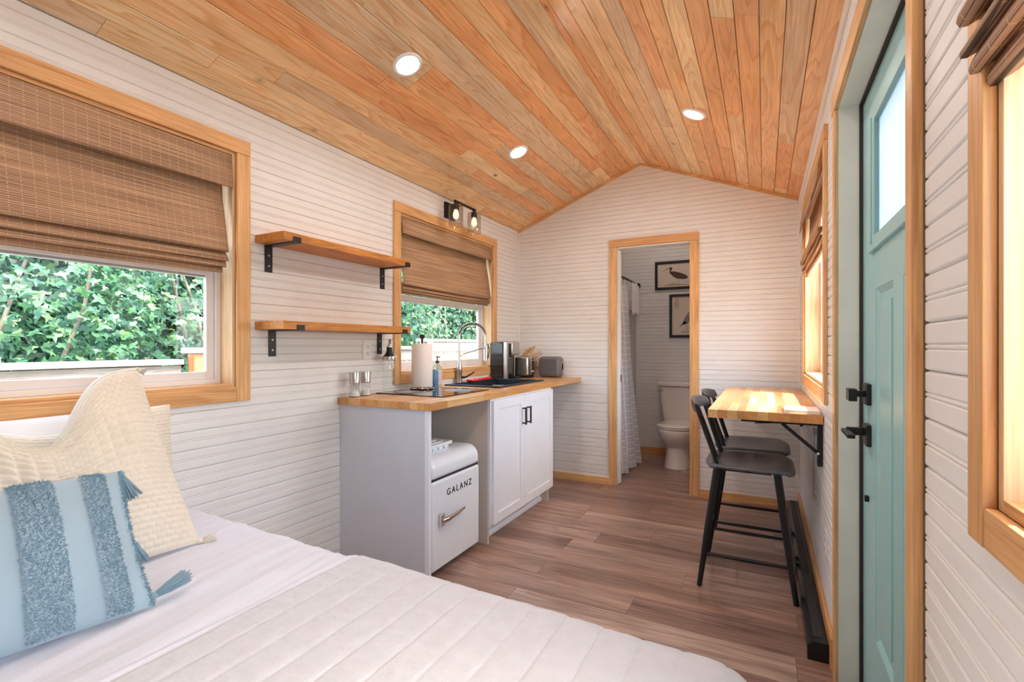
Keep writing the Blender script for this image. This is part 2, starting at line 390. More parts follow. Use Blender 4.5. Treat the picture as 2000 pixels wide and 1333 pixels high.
# ------------------------------------------------------------------ room dimensions
XL, XR, YB, Y0, EZ, RZ, RX = -2.113, .237, 4.223, -1.75, 2.327, 2.797, -.944
YE = 5.63           # far bathroom wall
CASW = .065
sl = (RZ-EZ)/(RX-XL); sr = (RZ-EZ)/(XR-RX)
def zceil(x): return EZ + sl*(x-XL) if x < RX else EZ + sr*(XR-x)
WIN = dict(zb=1.040, zt=2.093)      # clear opening
LW = [(.16, 1.38), (2.495, 3.715)]   # openings in the left wall
RWN = [(-.48, .748), (2.49, 3.71)]
DOOR = (1.085, 2.10, 2.078)

def core(name, side, u0, u1, opens, thick=.13, ztop=EZ+.03):
    """wall core with real openings, as a grid of blocks in one mesh"""
    us = sorted({u0, u1, *[o[0] for o in opens], *[o[1] for o in opens]})
    zs = sorted({-.12, ztop, *[o[2] for o in opens if o[2] > 0], *[o[3] for o in opens]})
    m = MB()
    for i in range(len(us)-1):
        for j in range(len(zs)-1):
            cu, cz = (us[i]+us[i+1])/2, (zs[j]+zs[j+1])/2
            if any(o[0] < cu < o[1] and o[2] < cz < o[3] for o in opens): continue
            if side == 'left': m.box(XL-.012-thick, XL-.012, us[i], us[i+1], zs[j], zs[j+1])
            elif side == 'right': m.box(XR+.012, XR+.012+thick, us[i], us[i+1], zs[j], zs[j+1])
    return ob(name, m, M['white'], kind='structure')

PR = [(0,.0075),(.0028,.0008),(.0050,0),(.0325,0),(.0340,.0010),(.0355,.0034),(.0372,.0008),(.0395,.0),(.0418,.0008),(.0435,.0034),(.0450,.0010),(.0465,0),(.0740,0),(.0762,.0008),(.079,.0075)]
PW = .079
def prof(za, zb, z0):
    pts = [(z0+z, d) for z, d in PR]
    out = []
    def dep(z):
        for (a, da), (b_, db) in zip(pts, pts[1:]):
            if a <= z <= b_: return da+(db-da)*(z-a)/(b_-a+1e-9)
        return 0
    out.append((za, dep(za))); out += [p for p in pts if za+1e-4 < p[0] < zb-1e-4]; out.append((zb, dep(zb)))
    return out
def boards(parent, put, u0, u1, z0, z1, opens, ulim=None, name='wall_board'):
    row = 0; z = z0
    while z < z1-1e-4:
        zt = min(z+PW, z1)
        cuts = sorted({z, zt, *[q for o in opens for q in (o[2], o[3]) if z+.004 < q < zt-.004]})
        for za, zb in zip(cuts, cuts[1:]):
            cz = (za+zb)/2; segs = [(u0, u1)]
            for o in opens:
                if o[2] < cz < o[3]:
                    ns = []
                    for a, b_ in segs:
                        if o[1] <= a or o[0] >= b_: ns.append((a, b_)); continue
                        if o[0] > a+.005: ns.append((a, o[0]))
                        if o[1] < b_-.005: ns.append((o[1], b_))
                    segs = ns
            pf = prof(za, zb, z)
            for a, b_ in segs:
                ring = [(zz, d) for zz, d in pf] + [(pf[-1][0], .0118), (pf[0][0], .0118)]
                vs = []; n = len(ring)
                for e, u in enumerate((a, b_)):
                    for zz, d in ring:
                        uu = u
                        if ulim:
                            lo, hi = ulim(zz); uu = min(max(u, lo), hi)
                        vs.append(put(uu, d, zz))
                if ulim and ulim(za)[0] >= b_-.003 or ulim and ulim(za)[1] <= a+.003: continue
                m = MB().add(vs, [(i, (i+1) % n, n+(i+1) % n, n+i) for i in range(n)] + [tuple(range(n-1,-1,-1)), tuple(range(n, 2*n))])
                ob(name, m, M['white'], parent)
        z = zt; row += 1

# left wall
H = CASW/2
def op(a, b_, zb, zt): return (a, b_, zb, zt)
def grow(o, g, floor=False): return (o[0]-g, o[1]+g, (o[2] if floor else o[2]-g), o[3]+g)
lo_ = [op(a, b_, WIN['zb'], WIN['zt']) for a, b_ in LW]
ro_ = [op(a, b_, WIN['zb'], WIN['zt']) for a, b_ in RWN] + [op(DOOR[0]-.02, DOOR[1]+.02, -.2, DOOR[2]+.02)]
wl = core('wall_left', 'left', Y0, YE+.1, lo_)
boards(wl, lambda u, d, z: (XL-d, u, z), Y0, YB, 0, EZ, [grow(o, H) for o in lo_])
wr = core('wall_right', 'right', Y0, YE+.1, ro_)
boards(wr, lambda u, d, z: (XR+d, u, z), Y0, YB, 0, EZ, [grow(o, H) for o in ro_])
# back wall with bathroom doorway
BD = (-1.150, -.535, 2.085)
m = MB()
gab = lambda x: zceil(x)+.05
for xa, xb in ((XL-.1, BD[0]), (BD[1], XR+.1)):
    pts = [(xa, -.12), (xb, -.12), (xb, gab(xb))] + ([(RX, RZ+.05)] if xa < RX < xb else []) + [(xa, gab(xa))]
    m.prism(pts, 'y', YB+.012, YB+.115)
m.prism([(BD[0], BD[2]), (BD[1], BD[2]), (BD[1], gab(BD[1])), (RX, RZ+.05), (BD[0], gab(BD[0]))], 'y', YB+.012, YB+.115)
wb = ob('wall_back', m, M['white'], kind='structure')
glim = lambda z: (XL+.001, XR-.001) if z < EZ else (XL+(z-EZ)/sl, XR-(z-EZ)/sr)
boards(wb, lambda u, d, z: (u, YB+d, z), XL, XR, 0, RZ-.004, [grow((BD[0], BD[1], -.2, BD[2]), H)], ulim=glim)
# bathroom far wall
m = MB().prism([(XL-.1, -.12), (XR+.1, -.12), (XR+.1, gab(XR)), (RX, RZ+.05), (XL-.1, gab(XL))], 'y', YE+.012, YE+.1)
we = ob('wall_bathroom', m, M['white'], kind='structure')
boards(we, lambda u, d, z: (u, YE+d, z), XL, XR, 0, RZ-.004, [], ulim=glim)
# rear wall behind the camera
m = MB()
m.prism([(XL-.1, -.12), (XR+.1, -.12), (XR+.1, gab(XR)), (RX, RZ+.05), (XL-.1, gab(XL))], 'y', Y0-.1, Y0)
ob('wall_front', m, M['white'], kind='structure')

# floor planks (run across the room)
fl = ob('floor', MB().box(XL-.02, XR+.12, Y0, YE+.02, -.12, -.004), M['dark'], kind='structure')
FW, FLN = .18, 1.22
y = Y0; r = 0
rr = random.Random(5)
while y < YE:
    x = XL - rr.uniform(.05, 1.1)
    while x < XR:
        xa, xb = max(x, XL-.005), min(x+FLN, XR+.005)
        if xb-xa > .03:
            m = MB().box(xa+.0006, xb-.0006, y+.0006, min(y+FW, YE)-.0006, -.006, 0)
            ob('floor_plank', m, M['floor'], fl)
        x += FLN
    y += FW; r += 1

# ceiling: two slopes of narrow pine planks
ce = ob('ceiling', MB().prism([(XL-.12, EZ-sl*.12+.025), (RX, RZ+.025), (XR+.12, EZ-sr*.12+.025), (XR+.12, EZ+.1), (RX, RZ+.15), (XL-.12, EZ+.1)], 'y', Y0-.1, YE+.1), M['white'], kind='structure')
NP = 14
rr = random.Random(11)
for side in (0, 1):
    xa0, xb0 = (XL, RX) if side == 0 else (RX, XR)
    for i in range(NP):
        xa = xa0+(xb0-xa0)*i/NP; xb = xa0+(xb0-xa0)*(i+1)/NP
        y = Y0-rr.uniform(0, 1.3)
        while y < YB:
            ln = rr.choice((.9, 1.4, 2.0, 2.6, 3.2, 3.8)); ya, yb = max(y, Y0), min(y+ln, YB-.001)
            if yb-ya > .04:
                e = .0012; dz = rr.uniform(-.0006, .0006); c4 = .0022
                za, zb = zceil(xa+e)+dz, zceil(xb-e)+dz
                k = (zb-za)/(xb-xa-2*e)
                # V-edged section
                sec = [(xa+e, za+c4), (xa+e+c4, za+k*c4), (xb-e-c4, zb-k*c4), (xb-e, zb+c4), (xb-e, zb+.018), (xa+e, za+.018)]
                ob('ceiling_plank', MB().prism(sec, 'y', ya+.0007, yb-.0007), M['ceil'], ce)
            y += ln
ob('bathroom_planks', MB().prism([(XL, EZ), (RX, RZ), (XR, EZ), (XR, EZ+.02), (RX, RZ+.02), (XL, EZ+.02)], 'y', YB+.115, YE), M['ceil'], ce, kind='stuff')
m = MB().prism([(RX-.045, zceil(RX-.045)-.004), (RX, RZ-.012), (RX+.045, zceil(RX+.045)-.004), (RX+.045, zceil(RX+.045)+.01), (RX, RZ+.01), (RX-.045, zceil(RX-.045)+.01)], 'y', Y0, YB-.002)
ob('ridge_board', m, M['ridge'], ce, label='pale ridge board')
# gable moulding under the ceiling on the back wall, corner trims
for k, (a, b_) in enumerate((((XL), RX), (RX, XR))):
    t_ = .013; h = .024
    pts = [(a, zceil(a)-.001), (b_, zceil(b_)-.001), (b_, zceil(b_)-h), (a, zceil(a)-h)]
    ob('trim_%d' % (k+1), MB().prism(pts, 'y', YB-t_, YB+.001), M['casX'], kind='structure')
ob('trim_3', MB().box(XL, XL+.014, YB-.014, YB, .0, EZ-.02), M['wtrim'], bevel=.002, kind='structure')
ob('trim_4', MB().box(XR-.012, XR, YB-.012, YB, .0, EZ-.02), M['wtrim'], bevel=.002, kind='structure')
ob('trim_5', MB().box(XR-.010, XR, Y0, YB-.012, EZ-.045, EZ-.006), M['wtrim'], bevel=.002, kind='structure')
# baseboards
bb = ob('baseboard_back', MB().box(XL, BD[0]-CASW, YB-.014, YB, 0, .058), M['casX'], bevel=.0015, kind='structure')
ob('baseboard_back_right', MB().box(BD[1]+CASW+.002, XR, YB-.014, YB, 0, .06), M['casX'], bevel=.0015, kind='structure')
ob('baseboard_right', MB().box(XR-.015, XR, 2.18, YB-.014, 0, .122), M['casY'], bevel=.002, kind='structure')
ob('baseboard_bathroom', MB().box(XL, XR, YE-.014, YE, 0, .075), M['casX'], bevel=.0015, kind='structure')

# ------------------------------------------------------------------ windows
def window(n, side, y0, y1, rail=1.53, cw=CASW):
    zb, zt = WIN['zb'], WIN['zt']; s = 1 if side == 'left' else -1; X = XL if side == 'left' else XR
    w_ = thing('window_%d' % n, (X, (y0+y1)/2, zb), kind='structure')
    T = .015
    def bx(xa, xb, *r): return MB().box(X+s*xa, X+s*xb, *r)
    c = cw
    ob('head_casing', bx(0, T, y0-c, y1+c, zt, zt+c), M['casY'], w_, bevel=.002)
    ob('bottom_casing', bx(0, T-.002, y0+.0005, y1-.0005, zb-c, zb), M['casY'], w_, bevel=.002)
    ob('side_casing', bx(0, T-.001, y0-c, y0, zb-c, zt-.001), M['casZ'], w_, bevel=.002)
    ob('side_casing', bx(0, T-.001, y1, y1+c, zb-c, zt-.001), M['casZ'], w_, bevel=.002)
    # jamb lining
    J = -.085
    m = bx(J, 0, y0, y0+.014, zb, zt); m2 = bx(J, 0, y1-.014, y1, zb, zt)
    ob('jamb', m, M['jambw'], w_); ob('jamb', m2, M['jambw'], w_)
    ob('jamb_head', bx(J, 0, y0+.014, y1-.014, zt-.014, zt), M['casY'], w_)
    ob('sill', bx(J, .0, y0+.014, y1-.014, zb, zb+.014), M['casY'], w_)
    # vinyl frame
    a, b_ = y0+.014, y1-.014; c0, c1 = zb+.014, zt-.014
    def ring(xa, xb, a, b_, c0, c1, wd):
        m = bx(xa, xb, a, a+wd, c0, c1)
        m.add(*(lambda q: (q.v, q.f))(bx(xa, xb, b_-wd, b_, c0, c1)))
        m.add(*(lambda q: (q.v, q.f))(bx(xa, xb, a+wd, b_-wd, c0, c0+wd)))
        m.add(*(lambda q: (q.v, q.f))(bx(xa, xb, a+wd, b_-wd, c1-wd, c1)))
        return m
    ob('window_frame', ring(J-.045, J+.001, a, b_, c0, c1, .022), M['vinyl'], w_, bevel=.002)
    ob('lower_sash', ring(J-.036, J-.012, a+.022, b_-.022, c0+.022, rail+.045, .034), M['vinyl'], w_, bevel=.0025)
    ob('upper_sash', ring(J-.044, J-.026, a+.022, b_-.022, rail, c1-.022, .034), M['vinyl'], w_, bevel=.0025)
    pm = bx(J-.026, J-.022, a+.05, b_-.05, c0+.05, rail+.015)
    ob('pane', pm, M['glass'], w_)
    ob('pane', bx(J-.038, J-.034, a+.05, b_-.05, rail+.03, c1-.05), M['glass'], w_)
    return w_
for k, (a, b_) in enumerate(LW): window(k+1, 'left', a, b_)
window(3, 'right', *RWN[1], rail=1.50); window(4, 'right', *RWN[0], rail=1.60, cw=.047)

# woven shades
def shade(side, y0, y1, ztop, zval, zfold, zbot, label, out=0.0, wv='woven'):
    s = 1 if side == 'left' else -1; X = XL if side == 'left' else XR
    t = thing('woven_shade', (X, (y0+y1)/2, ztop), label, 'window shade')
    n = 2
    def sheet(name, prof_, ya, yb, parent, th=.003, lab=None):
        # prof_: polyline (depth from wall face, z); densified
        pts = []
        for (d0, z0_), (d1, z1_) in zip(prof_, prof_[1:]):
            k = max(2, int(math.hypot(d1-d0, z1_-z0_)/.01))
            pts += [(d0+(d1-d0)*i/k, z0_+(z1_-z0_)*i/k) for i in range(k)]
        pts.append(prof_[-1])
        # smooth the polyline
        for _ in range(2):
            pts = [pts[0]] + [((pts[i-1][0]+2*pts[i][0]+pts[i+1][0])/4, (pts[i-1][1]+2*pts[i][1]+pts[i+1][1])/4) for i in range(1, len(pts)-1)] + [pts[-1]]
        nY = 14; m = MB()
        N = len(pts)-1
        def fn(u, v):
            d, z = pts[int(round(v*N))]; wob = .0015*math.sin(u*9+z*20)
            return (X+s*(d+wob), ya+(yb-ya)*u, z+.002*math.sin(u*5+2))
        m.grid(nY, N, fn)
        return ob(name, m, M[wv], parent, smooth=True, solid=th, label=lab)
    sheet('valance', [(-.004+out, ztop), (.008+out, (ztop+zval)/2), (.012+out, zval)], y0, y1, t)
    ob('head_rail', MB().box(X-s*.05, X-s*.012, y0+.01, y1-.01, ztop-.035, ztop-.004), M['wtrim'], t)
    sheet('shade_panel', [(-.045+out, ztop-.01), (-.04+out, zval-.05), (-.015+out, (zval+zfold)/2-.02), (.004+out, zfold+.03), (.010+out, zfold+.006), (.0+out, zfold), (-.03+out, zfold+.025)], y0+.018, y1-.018, t)
    # stacked folds
    dz = (zfold-zbot)
    sheet('fold', [(-.035+out, zfold+.03), (-.008+out, zfold-.01), (.006+out, zfold-dz*.38), (.0+out, zfold-dz*.45), (-.03+out, zfold-dz*.2)], y0+.012, y1-.016, t)
    sheet('fold', [(-.035+out, zfold), (-.010+out, zfold-dz*.42), (-.002+out, zfold-dz*.68), (-.008+out, zfold-dz*.74), (-.035+out, zfold-dz*.5)], y0+.014, y1-.022, t)
    sheet('fold', [(-.045+out, zfold-dz*.2), (-.022+out, zfold-dz*.7), (-.016+out, zbot+.004), (-.024+out, zbot), (-.05+out, zbot+.02)], y0+.018, y1-.03, t)
    return t
shade('left', LW[0][0]+.016, LW[0][1]-.016, 2.077, 1.925, 1.635, 1.545, 'brown woven bamboo roman shade over the large window above the bed')
shade('left', LW[1][0]+.016, LW[1][1]-.016, 2.077, 1.96, 1.622, 1.565, 'brown woven bamboo roman shade over the kitchen window behind the sink', wv='woven2')
shade('right', RWN[1][0]+.016, RWN[1][1]-.016, 2.077, 1.95, 1.74, 1.66, 'half-raised woven bamboo shade at the far right window above the bar table', out=.02)
shade('right', RWN[0][0]+.016, RWN[0][1]+.03, 2.077, 1.655, 1.60, 1.52, 'woven bamboo shade hanging into view at the top right corner beside the entry door', out=.026, wv='woven3')

# ------------------------------------------------------------------ doors
d1 = thing('door_1', (BD[0], YB, 0), kind='structure')
T = .015
ob('head_casing', MB().box(BD[0]-CASW, BD[1]+CASW, YB-T-.001, YB, BD[2], BD[2]+CASW), M['casX'], d1, bevel=.002)
ob('side_casing', MB().box(BD[0]-CASW, BD[0]+.004, YB-T, YB, 0, BD[2]-.001), M['casZ'], d1, bevel=.002)
ob('side_casing', MB().box(BD[1]-.006, BD[1]+CASW, YB-T, YB, 0, BD[2]-.001), M['casZ'], d1, bevel=.002)
ob('jamb', MB().box(BD[0]-.012, BD[0]+.006, YB, YB+.118, 0, BD[2]), M['wtrim'], d1)
ob('jamb', MB().box(BD[1]-.006, BD[1]+.012, YB, YB+.118, 0, BD[2]), M['wtrim'], d1)
ob('jamb_head', MB().box(BD[0], BD[1], YB, YB+.118, BD[2]-.012, BD[2]), M['wtrim'], d1)
dl = ob('door_slab', MB().box(BD[0]-.02, BD[0]+.024, YB+.04, YB+.076, .012, BD[2]-.02), M['wtrim'], d1, bevel=.002, label='edge of white pocket door')
ob('latch', MB().box(BD[0]+.023, BD[0]+.026, YB+.044, YB+.070, .905, .965), M['bronze'], dl)

# entry door
d2 = thing('door_2', (XR, DOOR[0], 0), kind='structure')
a, b_, zt = DOOR
ob('head_casing', MB().box(XR-.014, XR, a-.045, b_+CASW+.01, zt, zt+.075), M['casY'], d2, bevel=.002)
ob('side_casing', MB().box(XR-.0165, XR, a-.046, a-.002, 0, zt+.076), M['casZ'], d2, bevel=.002)
ob('side_casing', MB().box(XR-.012, XR, b_, b_+.055, 0, zt), M['casZ'], d2, bevel=.002)
ob('jamb', MB().box(XR, XR+.062, b_, b_+.02, 0, zt), M['jamb'], d2)
ob('jamb', MB().box(XR, XR+.14, a-.02, a, 0, zt), M['jamb'], d2)
ob('jamb_head', MB().box(XR, XR+.062, a, b_, zt, zt+.02), M['jamb'], d2)
ob('weatherstrip', MB().box(XR+.062, XR+.142, b_-.006, b_+.02, 0, zt), M['weather'], d2)
ob('weatherstrip', MB().box(XR+.062, XR+.142, a, b_, zt-.006, zt+.02), M['weather'], d2)
ob('threshold', MB().box(XR-.01, XR+.142, a, b_, -.01, .015), M['steel'], d2, bevel=.003)
XD = XR+.073
# slab: stiles/rails around lite and vertical panels
lite = (a+.13, b_-.17, 1.535, 1.95)
pan = [(1.645, 1.875), (1.31, 1.54)]
m = MB()
TD = .044
def slab(y0, y1, z0, z1): m.box(XD, XD+TD, y0, y1, z0, z1)
slab(a+.003, b_-.004, lite[3], zt-.008); slab(a+.003, lite[0], lite[2], lite[3]); slab(lite[1], b_-.004, lite[2], lite[3])
slab(a+.003, b_-.004, 1.405, lite[2]); slab(a+.003, b_-.004, .02, .30)
slab(pan[0][1], b_-.004, .30, 1.405); slab(pan[1][1], pan[0][0], .30, 1.405); slab(a+.003, pan[1][0], .30, 1.405)
ds = ob('door_slab', m, M['teal'], d2, label='teal craftsman door leaf')
for pa, pb in pan:
    ob('door_panel', MB().box(XD+.010, XD+.03, pa, pb, .30, 1.405), M['teal'], ds)
    q = MB(); bwid = .018
    q.prism([(XD, pa), (XD+.010, pa+bwid), (XD+.010, pa)], 'z', .30, 1.405)
    q.prism([(XD, pb), (XD+.010, pb), (XD+.010, pb-bwid)], 'z', .30, 1.405)
    q.prism([(XD, .30), (XD+.010, .30+bwid), (XD+.010, .30)], 'y', pa, pb)
    q.prism([(XD, 1.405), (XD+.010, 1.405), (XD+.010, 1.405-bwid)], 'y', pa, pb)
    q.box(XD+.003, XD+.012, pa+.045, pb-.045, .345, 1.36)
    ob('panel_moulding', q, M['teal'], ds, bevel=.002)
q = MB(); g0, g1, g2, g3 = lite; fw = .045
for (ya, yb, za, zb_) in ((g0-.012, g0+.07, g2-.012, g3+.012), (g1-.085, g1+.012, g2-.012, g3+.012)): q.box(XD-.012, XD+.01, ya, yb, za, zb_)
for (za, zb_) in ((g2-.012, g2+.03), (g3-.03, g3+.012)): q.box(XD-.0115, XD+.0095, g0+.07, g1-.085, za, zb_)
for (ya, yb, za, zb_) in ((g1-.062, g1-.040, g2+.012, g3-.012), (g0+.03, g0+.05, g2+.012, g3-.012)): q.box(XD-.017, XD-.010, ya, yb, za, zb_)
lf = ob('lite_frame', q, M['teal'], ds, bevel=.006, seg=3)
q = MB()
for z in (1.62, 1.72, 1.82, 1.92): q.lathe([(0,0),(.004,0),(.004,.002),(0,.002)], (XD-.014, g1-.020, z), 10, 'x')
ob('plug', q, M['teal'], ds)
ob('door_glass', MB().box(XD+.002, XD+.012, g0+.066, g1-.081, g2+.026, g3-.026), M['frost'], ds, label='frosted glass lite')
# hardware
ob('deadbolt_plate', MB().box(XD-.014, XD, 1.945, 2.015, 1.030, 1.100), M['black'], d2, bevel=.002)
ob('deadbolt_turn', MB().box(XD-.040, XD-.014, 1.972, 1.984, 1.055, 1.075).box(XD-.062, XD-.038, 1.945, 2.005, 1.042, 1.082), M['black'], d2, bevel=.002)
ob('lever_plate', MB().box(XD-.014, XD, 1.945, 2.015, .895, .965), M['black'], d2, bevel=.002)
ob('lever', MB().box(XD-.062, XD-.013, 1.985, 2.005, .925, .950).box(XD-.076, XD-.055, 1.86, 2.008, .932, .944), M['black'], d2, bevel=.002)
ob('latch', MB().box(XD-.012, XD, 1.985, 2.0, .705, .725), M['black'], d2, bevel=.002)

# ------------------------------------------------------------------ recessed lights
def can(x, y, lab):
    z = zceil(x); ang = math.atan(sl if x < RX else -sr)
    t = thing('recessed_light', (x, y, z), lab, 'ceiling light', 'recessed lights in the pine ceiling')
    t.rotation_euler = (0, -ang, 0)
    q = MB().lathe([(.052,-.002),(.056,-.006),(.066,-.006),(.072,-.001),(.072,.004),(.052,.004)], (0,0,0), 36)
    o = ob('trim_ring', q, M['white_pl'], smooth='auto'); o.parent = t
    o = ob('lamp_lens', MB().lathe([(0,-.003),(.050,-.003),(.0515,-.001),(.0515,.004)], (0,0,0), 36), M['lamp'], smooth='auto'); o.parent = t
can(-1.513, 1.843, 'round recessed light nearest the camera on the left ceiling slope')
can(-1.515, 3.027, 'round recessed light farther back on the left slope, toward the kitchen window')
can(-.362, 2.993, 'round recessed light on the right ceiling slope')
can(-.362, 1.843, 'round recessed light on the right slope just above the picture edge')
can(-1.513, .66, 'added round recessed light on the left slope over the bed, out of view')  # unseen lamp added to even out the lighting at the near end
can(-.362, .66, 'added round recessed light on the right slope over the bed foot, out of view')  # second unseen lamp, added to brighten the bed end
# added bathroom ceiling lamp, out of view, so the room beyond is dimly lit
t = thing('added_bathroom_light', (-.9, 4.9, RZ-.03), 'small round added lamp on the bathroom ceiling, out of view', 'ceiling light')
ob('lamp_lens', MB().lathe([(0,-.03),(.07,-.025),(.08,0)], (-.9,4.9,RZ-.03)), emis('added_bathroom_lamp', (1,.91,.84,1), 40), t, smooth=True)

# ------------------------------------------------------------------ kitchen
CX0, CX1, CY0, CY1, CZ = XL+.001, -1.475, 1.972, YB-.001, .936
def butcher(name, x0, x1, y0, y1, z0, z1, hole, label, sw=.042, seed=3, cat='worktop'):
    t = thing(name, ((x0+x1)/2, (y0+y1)/2, z0), label, cat); r = random.Random(seed)
    n = round((x1-x0)/sw); wd = (x1-x0)/n
    for i in range(n):
        xa, xb = x0+i*wd, x0+(i+1)*wd
        y = y0-r.uniform(0, .3)
        while y < y1:
            ln = r.uniform(.28, .6); ya, yb = max(y, y0), min(y+ln, y1); y += ln
            if yb-ya < .01: continue
            segs = [(ya, yb)]
            if hole and xb > hole[0]+.004 and xa < hole[1]-.004:
                s2 = []
                for p, q in segs:
                    if p < hole[2]: s2.append((p, min(q, hole[2])))
                    if q > hole[3]: s2.append((max(p, hole[3]), q))
                segs = [s_ for s_ in s2 if s_[1]-s_[0] > .003]
            for p, q in segs:
                ob('stave', MB().box(xa, xb, p, q, z0, z1+r.uniform(-.00015, .00015)), M['butY'], t, bevel=.0005, seg=1)
    return t
SK = (-2.02, -1.62, 2.93, 3.62)
butcher('worktop', CX0, CX1, CY0, CY1, CZ-.038, CZ, SK, 'honey butcher-block kitchen worktop running along the left wall')
# end panel
t = thing('end_panel', (-1.8, 2.0, 0), 'tall pale grey side panel holding up the near end of the kitchen worktop', 'panel')
ob('panel_board', MB().box(XL+.002, -1.522, 1.990, 2.008, 0, CZ-.039), M['panel'], t)
ob('edge_strip', MB().box(-1.522, -1.497, 1.987, 2.011, 0, CZ-.039), M['cab'], t, bevel=.002)
# base cabinet
KY0, KY1, KX = 2.600, 3.560, -1.492
t = thing('sink_cabinet', (-1.8, 3.08, 0), 'white two-door shaker base cabinet under the black sink', 'cabinet')
ob('side_panel', MB().box(XL+.004, KX-.02, KY0, KY0+.018, 0.0, CZ-.039), M['beige'], t)
ob('side_panel', MB().box(XL+.004, KX-.02, KY1-.018, KY1, 0.0, CZ-.039), M['beige'], t)
q = MB().box(KX-.02, KX, KY0, KY0+.035, .105, CZ-.039).box(KX-.02, KX, KY1-.035, KY1, .105, CZ-.039).box(KX-.02, KX, KY0+.035, KY1-.035, CZ-.075, CZ-.039).box(KX-.02, KX, KY0+.035, KY1-.035, .105, .14)
ob('face_frame', q, M['cab'], t, bevel=.001)
ob('cabinet_floor', MB().box(XL+.004, KX-.02, KY0+.018, KY1-.018, .105, .12), M['cab'], t)
tk = ob('toe_kick', MB().box(-1.60, -1.575, KY0+.03, KY1-.0, 0, .105), M['cab'], t)
ob('shoe_moulding', MB().box(-1.575, -1.563, KY0+.03, KY1-.0, 0, .022), M['cab'], tk, bevel=.004)
mid = 3.045
for k, (ya, yb) in enumerate(((KY0+.012, mid-.0015), (mid+.0015, KY1-.006))):
    q = MB(); z0, z1, f = .122, .885, .058; X0, X1 = KX, KX+.019
    q.box(X0, X1, ya, ya+f, z0, z1).box(X0, X1, yb-f, yb, z0, z1).box(X0, X1, ya+f, yb-f, z0, z0+f).box(X0, X1, ya+f, yb-f, z1-f, z1)
    dr = ob('cabinet_door', q, M['cab'], t, bevel=.0012)
    ob('door_panel', MB().box(X0, X0+.009, ya+f-.003, yb-f+.003, z0+f-.003, z1-f+.003), M['cab'], dr)
    hy = mid+(-.038 if k == 0 else .038)
    q = MB().box(X1+.024, X1+.034, hy-.005, hy+.005, .685, .805).box(X1, X1+.025, hy-.004, hy+.004, .690, .699).box(X1, X1+.025, hy-.004, hy+.004, .791, .800)
    ob('handle', q, M['black'], dr, bevel=.001, label='black bar handle')

# mini fridge
FY0, FY1, FX = 2.062, 2.535, -1.530
t = thing('mini_fridge', (-1.78, 2.3, 0), 'white retro mini fridge with chrome latch handle under the worktop', 'fridge')
def roundbox(x0, x1, y0, y1, z0, z1): return MB().box(x0, x1, y0, y1, z0, z1)
ob('cabinet_body', roundbox(-2.06, FX-.06, FY0+.006, FY1-.006, .025, .625), M['fridge'], t, bevel=.045, seg=5, smooth='auto')
def dome(z0, ztop, x0, x1, y0, y1):
    # front-rounded cap
    q = MB(); n = 8; r = .07; sec = [(x0, z0), (x1, z0)]
    sec += [(x1-r+r*math.cos(a_*PI/2/n), ztop-r+r*math.sin(a_*PI/2/n)) for a_ in range(n+1)] + [(x0, ztop)]
    q.prism(sec, 'y', y0, y1); return q
ob('freezer_lid', dome(.517, .632, -2.03, FX, FY0, FY1), M['fridge'], t, bevel=.024, seg=5, smooth='auto')
ob('door_gap', MB().box(-2.0, FX-.012, FY0+.004, FY1-.004, .506, .520), M['dark'], t)
fd = ob('fridge_door', MB().box(FX-.055, FX, FY0, FY1, .035, .508), M['fridge'], t, bevel=.014, seg=4, smooth='auto')
ob('door_seal', MB().box(FX-.066, FX-.054, FY0+.006, FY1-.006, .04, .5), M['dark'], t)
ob('plinth', MB().box(-2.04, FX-.05, FY0+.02, FY1-.02, 0, .036), M['dark'], t)
q = MB().tube([(FX+.018, 2.125, .298), (FX+.030, 2.16, .300), (FX+.030, 2.25, .305), (FX+.022, 2.335, .310)], [.016, .015, .011, .007], 12)
q.box(FX-.001, FX+.020, 2.118, 2.150, .268, .330)
ob('handle', q, M['chrome'], fd, bevel=.003, smooth='auto', label='chrome latch handle')
fc = bpy.data.curves.new('lettering', 'FONT'); fc.body = 'GALANZ'; fc.size = .050; fc.space_character = 1.42; fc.extrude = .0006; fc.offset = .0006
fc.align_x = 'CENTER'; fo = bpy.data.objects.new('lettering', fc); COL.objects.link(fo); fo.parent = fd
fo.location = (FX+.0008 - (-1.78), 2.318-2.3, .412); fo.rotation_euler = (PI/2, 0, PI/2); fc.materials.append(M['ink'])
fo['label'] = 'dark lettering on the fridge door'
bpy.context.view_layer.update()
tm = bpy.data.meshes.new_from_object(fo.evaluated_get(bpy.context.evaluated_depsgraph_get())); fm = bpy.data.objects.new('lettering', tm); COL.objects.link(fm)
fm.parent = fd; fm.location = fo.location; fm.rotation_euler = fo.rotation_euler; fm['label'] = fo['label']; bpy.data.objects.remove(fo); fm.name = 'lettering'

